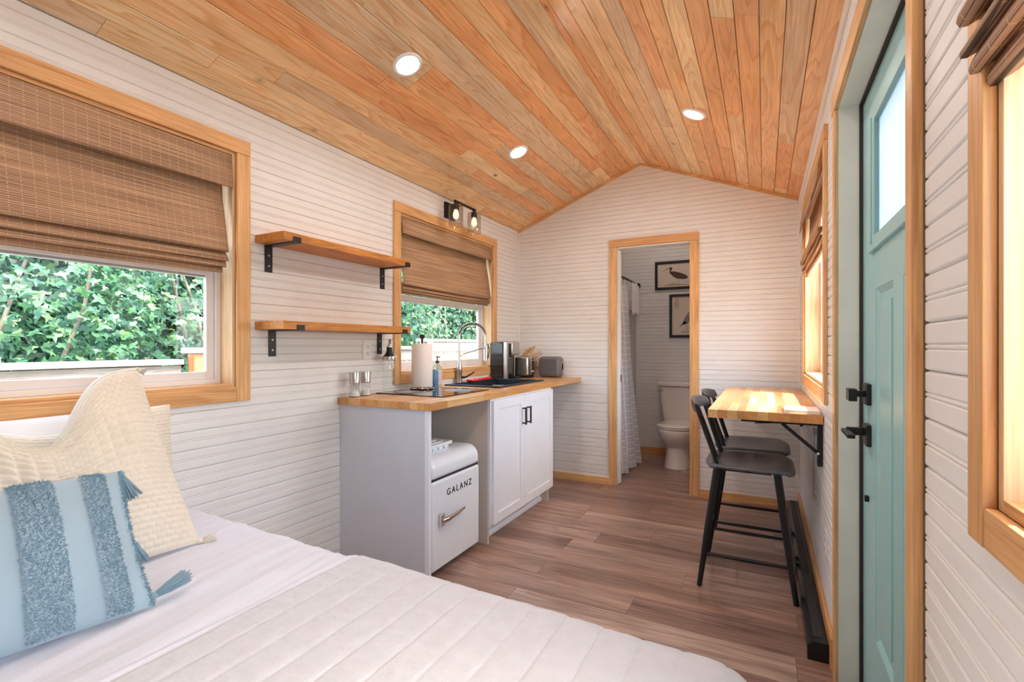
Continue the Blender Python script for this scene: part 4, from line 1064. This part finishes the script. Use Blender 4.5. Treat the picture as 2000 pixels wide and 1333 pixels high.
ob('hanging_towel', m, M['pillow'], smooth=True, solid=.006, label='short white towel hanging from the shower rod', cat='towel', origin=(-1.26,5.33,1.9))
# framed bird prints
def frame(x0, x1, z0, z1, lab, bird):
    y = YE; t = thing('framed_print', ((x0+x1)/2, y, (z0+z1)/2), lab, 'picture', 'framed bird prints in the bathroom')
    f = .028
    q = MB().box(x0, x0+f, y-.022, y-.002, z0, z1).box(x1-f, x1, y-.022, y-.002, z0, z1).box(x0+f, x1-f, y-.022, y-.002, z0, z0+f).box(x0+f, x1-f, y-.022, y-.002, z1-f, z1)
    ob('frame', q, M['black'], t, bevel=.002)
    pr = ob('print', MB().box(x0+f, x1-f, y-.010, y-.004, z0+f, z1-f), mat('aged_print_paper', srgb(224,212,200), .7, var=.05), t)
    brown = mat('print_brown', srgb(92,70,60), .8, var=.25, vscale=60); grey = mat('print_grey', srgb(142,138,140), .8, var=.2, vscale=50); sand = mat('print_sand', srgb(200,176,142), .8, var=.2, vscale=40)
    Y = y-.0105
    def poly(name, pts, mm):
        q = MB().prism([(p[0], p[1]) for p in pts], 'y', Y-.0006, Y+.0004); return ob(name, q, mm, pr)
    def bez(pts, w_):
        # ribbon
        L1 = []; L2 = []
        for i, p in enumerate(pts):
            a_ = Vector(pts[max(i-1,0)]); b_ = Vector(pts[min(i+1,len(pts)-1)]); d = (b_-a_).normalized(); n_ = Vector((-d.y, d.x))*w_[i]/2
            L1.append(Vector(p)+n_); L2.append(Vector(p)-n_)
        return L1+L2[::-1]
    if bird == 0:
        cx, cz = x0+.235, z0+.155
        body = [(cx+.085*math.cos(a_)*(1.35 if math.cos(a_) > 0 else .75), cz+.036*math.sin(a_)-.028*math.cos(a_)) for a_ in [k*2*PI/24 for k in range(24)]]
        poly('bird_body', body, brown)
        poly('bird_neck', bez([(cx-.055, cz+.02), (cx-.072, cz+.045), (cx-.062, cz+.068), (cx-.068, cz+.080)], [.03,.018,.016,.012]), brown)
        poly('bird_head', [(cx-.066+.017*math.cos(k*PI/8), cz+.080+.013*math.sin(k*PI/8)) for k in range(16)], brown)
        poly('bird_bill', bez([(cx-.078, cz+.082), (cx-.115, cz+.072), (cx-.150, cz+.048)], [.007,.005,.002]), brown)
        for dx in (-.005, .022): poly('bird_leg', bez([(cx+dx, cz-.03), (cx+dx+.004, cz-.065), (cx+dx, cz-.10)], [.004,.003,.004]), grey)
        poly('print_ground', [(x0+f+.06, z0+f+.012), (x1-f-.03, z0+f+.012), (x1-f-.03, z0+.062), (x0+.30, z0+.052), (x0+.19, z0+.075), (x0+.11, z0+.055)], sand)
    else:
        cx, cz = x0+.205, z0+.225
        body = [(cx+.045*math.cos(a_)+.045*math.sin(a_), cz+.085*math.sin(a_)+.01*math.cos(a_)) for a_ in [k*2*PI/24 for k in range(24)]]
        poly('bird_body', body, grey)
        poly('bird_tail', [(cx-.05, cz-.045), (cx-.02, cz-.06), (cx-.105, cz-.115)], grey)
        poly('bird_neck', bez([(cx+.045, cz+.07), (cx+.072, cz+.12), (cx+.055, cz+.155), (cx+.062, cz+.175)], [.03,.016,.014,.016]), grey)
        poly('bird_bill', bez([(cx+.066, cz+.172), (cx+.10, cz+.15), (cx+.12, cz+.115)], [.01,.006,.002]), brown)
        for dx in (-.03, .02): poly('bird_leg', bez([(cx+dx+.02, cz-.06), (cx+dx+.005, cz-.12), (cx+dx+.02, cz-.17)], [.005,.004,.005]), grey)
        poly('print_ground', [(cx-.10, z0+f+.02), (cx+.11, z0+f+.02), (cx+.08, z0+f+.04), (cx-.07, z0+f+.045)], mat('print_mist', srgb(196,190,188), .8))
        poly('print_sky', [(x0+f+.015, z1-f-.09), (x0+f+.05, z1-f-.14), (x0+f+.07, z1-f-.11), (x0+f+.07, z1-f-.01), (x0+f+.03, z1-f-.02)], mat('print_tan', srgb(200,184,160), .8))
frame(-1.09, -.58, 1.845, 2.160, 'black-framed landscape print of a long-billed brown wading bird, hung higher', 0)
frame(-.934, -.58, 1.312, 1.790, 'black-framed portrait print of a pale grey wading bird, hung lower', 1)

# ------------------------------------------------------------------ bed
BZ = .606; BXE, BYE, BYN, RR = -.092, 1.055, -.42, .10
BYF = 1.078
def drape(p, q, top, r):
    BYE = BYF-.042*(p-XL)   # the bed stands very slightly askew
    px_ = min(p, BXE); ex = max(0, p-BXE); qy = min(max(q, BYN), BYE); ey = q-qy
    e = math.hypot(ex, ey)
    if e < 1e-9: return Vector((px_, qy, top)), Vector((0,0,1))
    nx, ny = ex/e, ey/e; th = min(e/r, PI/2)
    return Vector((px_+nx*r*math.sin(th), qy+ny*r*math.sin(th), top-r*(1-math.cos(th))-max(0, e-r*PI/2))), Vector((nx*math.sin(th), ny*math.sin(th), math.cos(th)))
bed = thing('bed', (-1.08, .36, 0), 'queen bed with white sheet and oatmeal quilt in the foreground', 'bed')
ob('mattress', MB().box(XL+.03, -.03, BYN-.08, 1.045, .30, .585), M['pillow'], bed, bevel=.07, seg=5, smooth='auto')
ob('bed_frame', MB().box(XL+.04, -.05, BYN-.06, 1.03, .06, .30), M['beige'], bed, bevel=.01)
q = MB()
for ax, ay in ((XL+.1, BYN), (XL+.1, 1.04), (-.08, BYN), (-.08, 1.04)): q.box(ax-.025, ax+.025, ay-.025, ay+.025, 0, .06)
ob('bed_foot', q, M['black'], bed)
def wr(x, y, s): return mnoise.noise(Vector((x*s, y*s*2.4, 3.1)))
def sheetf(u, v):
    p = XL+.015+(-.98-XL)*u; q_ = (BYN-.38)+(BYE-BYN+.76)*v
    P, N_ = drape(p, q_, BZ-.004, RR)
    # creases run along the bed's length
    h = .0046*mnoise.noise(Vector((p*34+q_*5, q_*2.0, 0)))+.006*mnoise.noise(Vector((p*12+q_*2, q_*1.6, 5)))+.008*math.exp(-((p+1.085)/.012)**2)
    return P+N_*h
ob('sheet', MB().grid(200, 70, sheetf), M['sheet'], bed, smooth=True, label='white sheet turned down at the head half')
SP = .0835
def quiltf(u, v):
    p = -1.065+(1.065+BXE+.42)*u; q_ = (BYN-.42)+(BYE-BYN+.84)*v
    P, N_ = drape(p, q_, BZ+.006, RR+.006)
    k = (p+1.065)/SP; i = math.floor(k); d = abs(k-round(k))*SP
    h = .0046*(1-math.exp(-(d/.0035)**.8))
    kk = (q_+.37*((i*7) % 5)/5*1.3)/.40; d2 = abs(kk-round(kk))*.40
    h *= .35+.65*(1-math.exp(-(d2/.005)))
    h += .0014*mnoise.noise(Vector((p*40, q_*18, 1)))+.0030*mnoise.noise(Vector((p*6, q_*5, 2)))
    if u < .008: h -= .006
    h *= max(.25, N_.z)
    return P+N_*h
ob('quilt', MB().grid(430, 260, quiltf), M['quilt'], bed, smooth=True, label='oatmeal channel-stitched quilt')

# pillows: built in a local frame (u along width, v up, n out of face)
def pil_frame(origin, uax, lean):
    """lean: horizontal distance per unit height, the pillow leaning towards -X"""
    U = Vector(uax).normalized(); V = Vector(lean).normalized(); V = (V-U*V.dot(U)).normalized(); N_ = U.cross(V).normalized()
    if N_.x < 0: N_ = -N_
    return Vector(origin), U, V, N_
def pillow_pt(fr, w_, h_, th, u, v, side, chop=0, ear=.03, disp=0):
    O, U, V, N_ = fr; a_ = 2*u-1; b_ = 2*v-1
    # edges pulled in between corners
    x = a_*(1-ear*(1-b_*b_)*abs(a_)**2) * w_/2; y = b_*(1-ear*(1-a_*a_)*abs(b_)**2) * h_/2
    prof_ = (max(0, 1-abs(a_)**2.3)**.62)*(max(0, 1-abs(b_)**2.3)**.62)
    cd = chop*math.exp(-(a_/.42)**2)*max(0, v-.15)**1.6
    y -= cd
    return O+U*x+V*(y+h_/2)+N_*(side*(th/2*prof_+disp*(1 if side > 0 else .3)*min(1, prof_*4)) + cd*.0)
def pillow(name, fr, w_, h_, th, mat_, lab, chop=0, disp=None, nu=140, nv=140, cat='pillow', part='cover', tuft=None, tass=None, tassmat=None, grp=None):
    t = thing(name, fr[0], lab, cat, grp)
    m = MB()
    m.grid(nu, nv, lambda u, v: pillow_pt(fr, w_, h_, th, u, v, 1, chop, disp=(disp(u, v) if disp else 0)))
    n2_ = 30
    m2 = MB().grid(n2_, n2_, lambda u, v: pillow_pt(fr, w_, h_, th, u, v, -1, chop), True)
    m.add(m2.v, m2.f)
    ob(part, m, mat_, t, smooth='raw')
    for p in t.children[-1].data.polygons: p.use_smooth = True
    return t
def knit(u, v):
    # vertical columns of stitches and a band of bobbles across the middle
    W_ = 34; a_ = u*26; row = v*36
    r = mnoise.noise(Vector((u*3, v*3, 9)))
    band = math.exp(-((v-.55)/.17)**2)*(.5+.5*math.sin(u*17+1))
    ro = math.floor(row); fr_ = row-ro
    dash = max(0, math.sin(fr_*PI))**.6*(.35+.65*abs(math.sin((a_+.5*(ro % 2))*PI))**.5)
    bob = (abs(math.sin(u*18*PI))*abs(math.sin(v*19*PI)))**.75
    return .0090*dash*(1-band)+.0165*bob*band+.003*r
def tassel(parent, base, d, L_, m_, r=.011, n=46, seed=1):
    q = MB(); rr2 = random.Random(seed); d = Vector(d).normalized(); base = Vector(base)
    e1 = d.orthogonal().normalized(); e2 = d.cross(e1)
    q.tube([base-d*.004, base+d*.012], .008, 8)
    for k in range(n):
        a_ = rr2.uniform(0, 2*PI); rad = rr2.uniform(0, r)*1.0
        o1 = (e1*math.cos(a_)+e2*math.sin(a_))
        q.tube([base+d*.008+o1*rad*.4, base+d*L_*.5+o1*rad*1.1, base+d*L_*rr2.uniform(.85,1.05)+o1*rad*rr2.uniform(1.2,2.1)], [.0022,.0020,.0012], 4)
    return ob('tassel', q, m_, parent, smooth=True)
# white sleeping pillow far back
fr = pil_frame((-2.06, .70, .60), (0,1,0), (-.02,0,1))
pillow('bed_pillow', fr, .62, .40, .12, M['pillow'], 'white sleeping pillow hidden behind the cream cushions', nu=30, nv=30)
fr = pil_frame((-1.93, .695, .570), (.02,1,0), (-.16,.0,1))
pillow('knit_cushion', fr, .70, .44, .14, M['knit'], 'cream cushion leaning on the wall behind the big knit cushion', chop=.07, disp=knit, nu=120, nv=120, grp='cream knit cushions at the head of the bed')
O = Vector((-1.575, .595, .608))
fr = pil_frame(O, (-.0,1,0), (-.38,-.03,.56))
kp = pillow('knit_cushion', fr, .64, .655, .17, M['knit'], 'large cream knit cushion with bobbles leaning in the middle of the pillows', chop=.34, disp=knit, nu=260, nv=260, grp='cream knit cushions at the head of the bed')
tassel(kp, fr[0]+fr[1]*.315+fr[2]*.004, (.35,.9,-.04), .05, M['knit'], .012, 30, 3)
tassel(kp, fr[0]+fr[1]*.315+fr[2]*.645, (-.1,.5,-.2), .03, M['knit'], .008, 20, 4)
# blue lumbar cushion
ang = .17
fr = pil_frame((-1.345+.0, .245, .612), (.17,1,0), (-.26,.06,.30))
LW_, LH_ = .80, .375
def bandf(u):
    d = (1-u)*LW_      # distance from the right end
    e = [(0,.010),(.043,.091),(.147,.221),(.295,.376),(.45,.54),(.61,.69)]
    for a_, b_ in e:
        if a_ <= d <= b_: return 1.0
    return 0.0
def bdisp(u, v):
    s_ = sum(bandf(u+du) for du in (-.004, -.002, 0, .002, .004))/5
    return .010*s_+(.0025*mnoise.noise(Vector((u*90, v*50, 0))) if s_ > .5 else .0012*mnoise.noise(Vector((u*10, v*8, 0))))
bp_ = pillow('lumbar_cushion', fr, LW_, LH_, .185, M['bluef'], 'light blue striped lumbar cushion with tufted bands and tassels, in front', disp=bdisp, nu=260, nv=90)
q = MB(); r2 = random.Random(21)
cnt = 0
while cnt < 34000:
    u, v = r2.uniform(.25, 1), r2.uniform(.01, .99)
    if bandf(u) < .5: continue
    cnt += 1
    P = pillow_pt(fr, LW_, LH_, .185, u, v, 1, 0, disp=bdisp(u, v)-.002)
    j = Vector((r2.uniform(-1,1), r2.uniform(-1,1), r2.uniform(-1,1)))
    d = (fr[3]*.75+j*.75-Vector((0,0,.35))).normalized(); L_ = r2.uniform(.006, .0105); s_ = d.cross(j).normalized()*.0013
    q.v += [tuple(P-s_), tuple(P+s_), tuple(P+d*L_)]; n_ = len(q.v); q.f.append((n_-3, n_-2, n_-1))
o = ob('tufted_pile', q, M['pile'], bp_, smooth='raw', kind='stuff', label='shaggy blue pile bands')
O, U, V, N_ = fr
tassel(bp_, O+U*(LW_/2-.005)+V*(LH_-.01), (.15,.35,-.9), .075, M['pile'], .013, 60, 5)
tassel(bp_, O+U*(LW_/2-.005)+V*.02, (.0,.95,.25), .085, M['pile'], .013, 60, 6)
tassel(bp_, O+U*(LW_/2-.01)+V*.16, (.1,.4,-.9), .05, M['pile'], .008, 30, 7)

# ------------------------------------------------------------------ outside
ob('ground', MB().box(-14, XL-.2, -8, 16, -.62, -.6), mat('bare_earth', srgb(120,116,92), .95, var=.25, vscale=3), kind='structure')
ob('ground_right', MB().box(XR+.2, 10, -8, 16, -.62, -.6), mat('gravel', srgb(176,170,160), .95, var=.2, vscale=5), kind='structure')
# fence in three stepped runs
FX_ = -3.80
def fence(y0, y1, ztop, lab, capm, posts, pick=True, rail=True):
    t = thing('wood_fence', (FX_, (y0+y1)/2, -.6), lab, 'fence')
    ob('cap_rail', MB().box(FX_-.09, FX_+.06, y0, y1, ztop-.038, ztop), M['fenceY'], t, bevel=.004)
    ob('top_rail', MB().box(FX_-.02, FX_+.02, y0, y1, ztop-.16, ztop-.045), M['fenceY'], t, bevel=.003)
    ob('bottom_rail', MB().box(FX_-.02, FX_+.02, y0, y1, -.3, -.2), M['fenceY'], t, bevel=.003)
    y = y0+.02
    while pick and y < y1-.1:
        ob('picket', MB().box(FX_-.045, FX_-.022, y, y+.088, -.55, ztop-.042), M['fence'], t)
        y += .098
    for py in posts: ob('post', MB().box(FX_-.02, FX_+.068, py-.045, py+.045, -.6, ztop-.038), M['fence'], t, bevel=.004)
    return t
fence(-.9, 2.06, 1.125, 'low weathered wood rail fence outside the bed window', None, (.3,))
fence(2.32, 4.86, 1.215, 'weathered wood picket fence outside, behind the wall between the windows', None, (3.5,))
fence(4.9, 8.4, 1.31, 'taller weathered picket fence outside the kitchen window', None, (5.0, 6.9))
t = thing('fence_post', (FX_, 2.16, -.6), 'orange wooden fence post with a white cap outside the bed window', 'post')
ob('shaft', MB().box(FX_+.0, FX_+.09, 2.115, 2.215, -.6, 1.165), M['post'], t, bevel=.004)
ob('post_cap', MB().box(FX_-.02, FX_+.11, 2.075, 2.30, 1.168, 1.210), M['fenceY'], t, bevel=.006)
# shrubs
leafm = []
for i, cs in enumerate(((srgb(70,114,76)), (srgb(100,138,86)), (srgb(44,84,64)))):
    mm, tt, b = newmat('leaf_green_%s' % ('mid','light','deep')[i]); b.inputs['Base Color'].default_value = cs; b.inputs['Roughness'].default_value = .45
    tc = tt.nodes.new('ShaderNodeTexCoord'); n = tt.nodes.new('ShaderNodeTexNoise'); n.inputs['Scale'].default_value = 2.5; tt.links.new(tc.outputs['Object'], n.inputs['Vector'])
    c = ramp(tt, n.outputs[0], [(.3, tuple(x*.6 for x in cs[:3])+(1,)), (.7, tuple(min(1, x*1.35) for x in cs[:3])+(1,))]); tt.links.new(c, b.inputs['Base Color'])
    tl = tt.nodes.new('ShaderNodeBsdfTranslucent'); tl.inputs[0].default_value = tuple(min(1, x*1.5) for x in cs[:3])+(1,); mx = tt.nodes.new('ShaderNodeMixShader'); mx.inputs[0].default_value = .35
    tt.links.new(b.outputs[0], mx.inputs[1]); tt.links.new(tl.outputs[0], mx.inputs[2]); tt.links.new(mx.outputs[0], tt.nodes['Material Output'].inputs[0])
    leafm.append(mm)
bark = mat('grey_bark', srgb(104,96,84), .9, bump=.5, bscale=60)
LF = [(0,0,0),(.22,.18,-.03),(.50,.16,-.02),(.42,.42,-.06),(.14,.52,0),(0,1.0,-.10),(-.14,.52,0),(-.42,.42,-.06),(-.50,.16,-.02),(-.22,.18,-.03),(0,.45,.04)]
LFf = [(0,1,10),(1,2,3),(1,3,10),(3,4,10),(4,5,10),(5,6,10),(6,7,10),(7,8,9),(7,9,10),(9,0,10)]
lmesh = []
for i in range(3):
    me = bpy.data.meshes.new('leaf'); me.from_pydata([Vector(p)*.085 for p in LF], [], LFf); me.materials.append(leafm[i]); lmesh.append(me)
def shrub(cx, cy, rx, ry, z0, z1, nleaf, nind, lab, seed, size=1):
    t = thing('leafy_shrub', (cx, cy, -.6), lab, 'shrub', 'leafy shrubs beyond the fence'); r = random.Random(seed); loc = Vector((cx, cy, -.6))
    def place():
        a_ = r.uniform(0, 2*PI); zz = r.uniform(0, 1); s_ = math.sqrt(max(0, 1-(2*zz-1)**2*.75)); rad = r.uniform(.55, 1)**.5
        clump = 1+.16*mnoise.noise(Vector((math.cos(a_)*2+seed, math.sin(a_)*2, zz*5)))*2
        P = Vector((cx+rx*s_*rad*clump*math.cos(a_), cy+ry*s_*rad*clump*math.sin(a_), z0+(z1-z0)*zz))
        out = Vector((math.cos(a_)+.5, math.sin(a_)*.6, r.uniform(.2, 1.1))).normalized()
        yv = Vector((out.x*.6+r.uniform(-.5,.5), out.y*.6+r.uniform(-.6,.6), -.45+r.uniform(-.4,.5))).normalized()
        xv = yv.cross(out+Vector((r.uniform(-.5,.5),)*3)).normalized(); zv = xv.cross(yv)
        return P, Matrix((xv, yv, zv)).transposed(), r.uniform(.65, 1.25)*size
    mbs = [MB(), MB(), MB()]
    for _ in range(nleaf):
        P, Rm, s_ = place(); k = r.choice((0, 0, 1, 2, 2)); mb = mbs[k]; n_ = len(mb.v)
        mb.v += [tuple(P+Rm @ (Vector(p)*.085*s_)) for p in LF]; mb.f += [tuple(i+n_ for i in f) for f in LFf]
    for k in range(3):
        o = ob('foliage', mbs[k], leafm[k], t, smooth='raw', kind='stuff')
    got = 0
    while got < nind:
        P, Rm, s_ = place()
        if P.x < cx+rx*.15 or P.z < .9 or P.z > 2.3: continue
        P.x += .12; got += 1
        o = bpy.data.objects.new('leaf', r.choice(lmesh)); COL.objects.link(o); o.parent = t
        o.matrix_local = Matrix.Translation(P-loc) @ (Rm.to_4x4() @ Matrix.Scale(s_*1.15, 4))
    for k in range(5):
        a_ = r.uniform(0, 2*PI); h_ = r.uniform(.6, .95)*(z1-z0); p = [Vector((cx+r.uniform(-.2,.2), cy+r.uniform(-.2,.2), -.6))]
        for j in range(5):
            p.append(p[-1]+Vector((math.cos(a_)*rx*.19+r.uniform(-.1,.14), math.sin(a_)*ry*.17+r.uniform(-.1,.1), (h_+.6)/5)))
        ob('branch', MB().tube(p, [.035,.028,.022,.016,.010,.005], 6), bark, t, smooth=True)
    return t
shrub(-5.6, 1.3, 1.1, 1.3, -.5, 3.6, 6500, 200, 'broad-leaved green shrub filling the left part of the bed window', 1)
shrub(-5.6, 3.5, 1.0, 1.5, -.5, 3.8, 6500, 120, 'broad-leaved green shrub behind the orange fence post', 2)
shrub(-5.9, 6.2, 1.1, 1.5, -.5, 3.6, 5200, 90, 'leafy shrub behind the pickets on the left of the kitchen window', 3)
shrub(-6.2, 8.8, 1.2, 1.7, -.5, 3.9, 5200, 50, 'leafy shrub with bare pale twigs on the right of the kitchen window', 4)
shrub(-5.8, -1.2, 1.0, 1.3, -.5, 3.6, 1500, 0, 'leafy shrub at the left edge beyond the bed window', 5)
# tall trees further back close the view
for i, (x, y, lab) in enumerate(((-8.6, 0.5, 'tall dark tree rising behind the left shrub'), (-8.8, 4.6, 'tall dark tree behind the middle shrubs'), (-9.0, 9.0, 'tall dark tree behind the kitchen window shrubs'), (-8.8, 13.4, 'tall dark tree farthest to the right behind the fence'))):
    t = thing('background_tree', (x, y, -.6), lab, 'tree'); r = random.Random(60+i)
    q = MB()
    for _ in range(7000):
        a_, zz = r.uniform(0, 2*PI), r.random(); rad = (1-abs(2*zz-1)**3)**.5*r.uniform(.6, 1)
        P = Vector((x+1.5*rad*math.cos(a_), y+2.0*rad*math.sin(a_), -.6+6.2*zz)); xv = Vector((r.uniform(-.4,.4), 1, r.uniform(-.5,.5))).normalized(); yv = Vector((.3, r.uniform(-.5,.5), -1)).normalized()
        n_ = len(q.v); q.v += [tuple(P+(xv*p[0]+yv*p[1])*.30) for p in LF]; q.f += [tuple(j+n_ for j in f) for f in LFf]
    ob('foliage', q, leafm[2], t, smooth='raw', kind='stuff')
    ob('trunk', MB().tube([(x,y,-.6),(x+.1,y,1.5),(x,y+.1,4)], [.16,.12,.05], 8), bark, t, smooth=True)
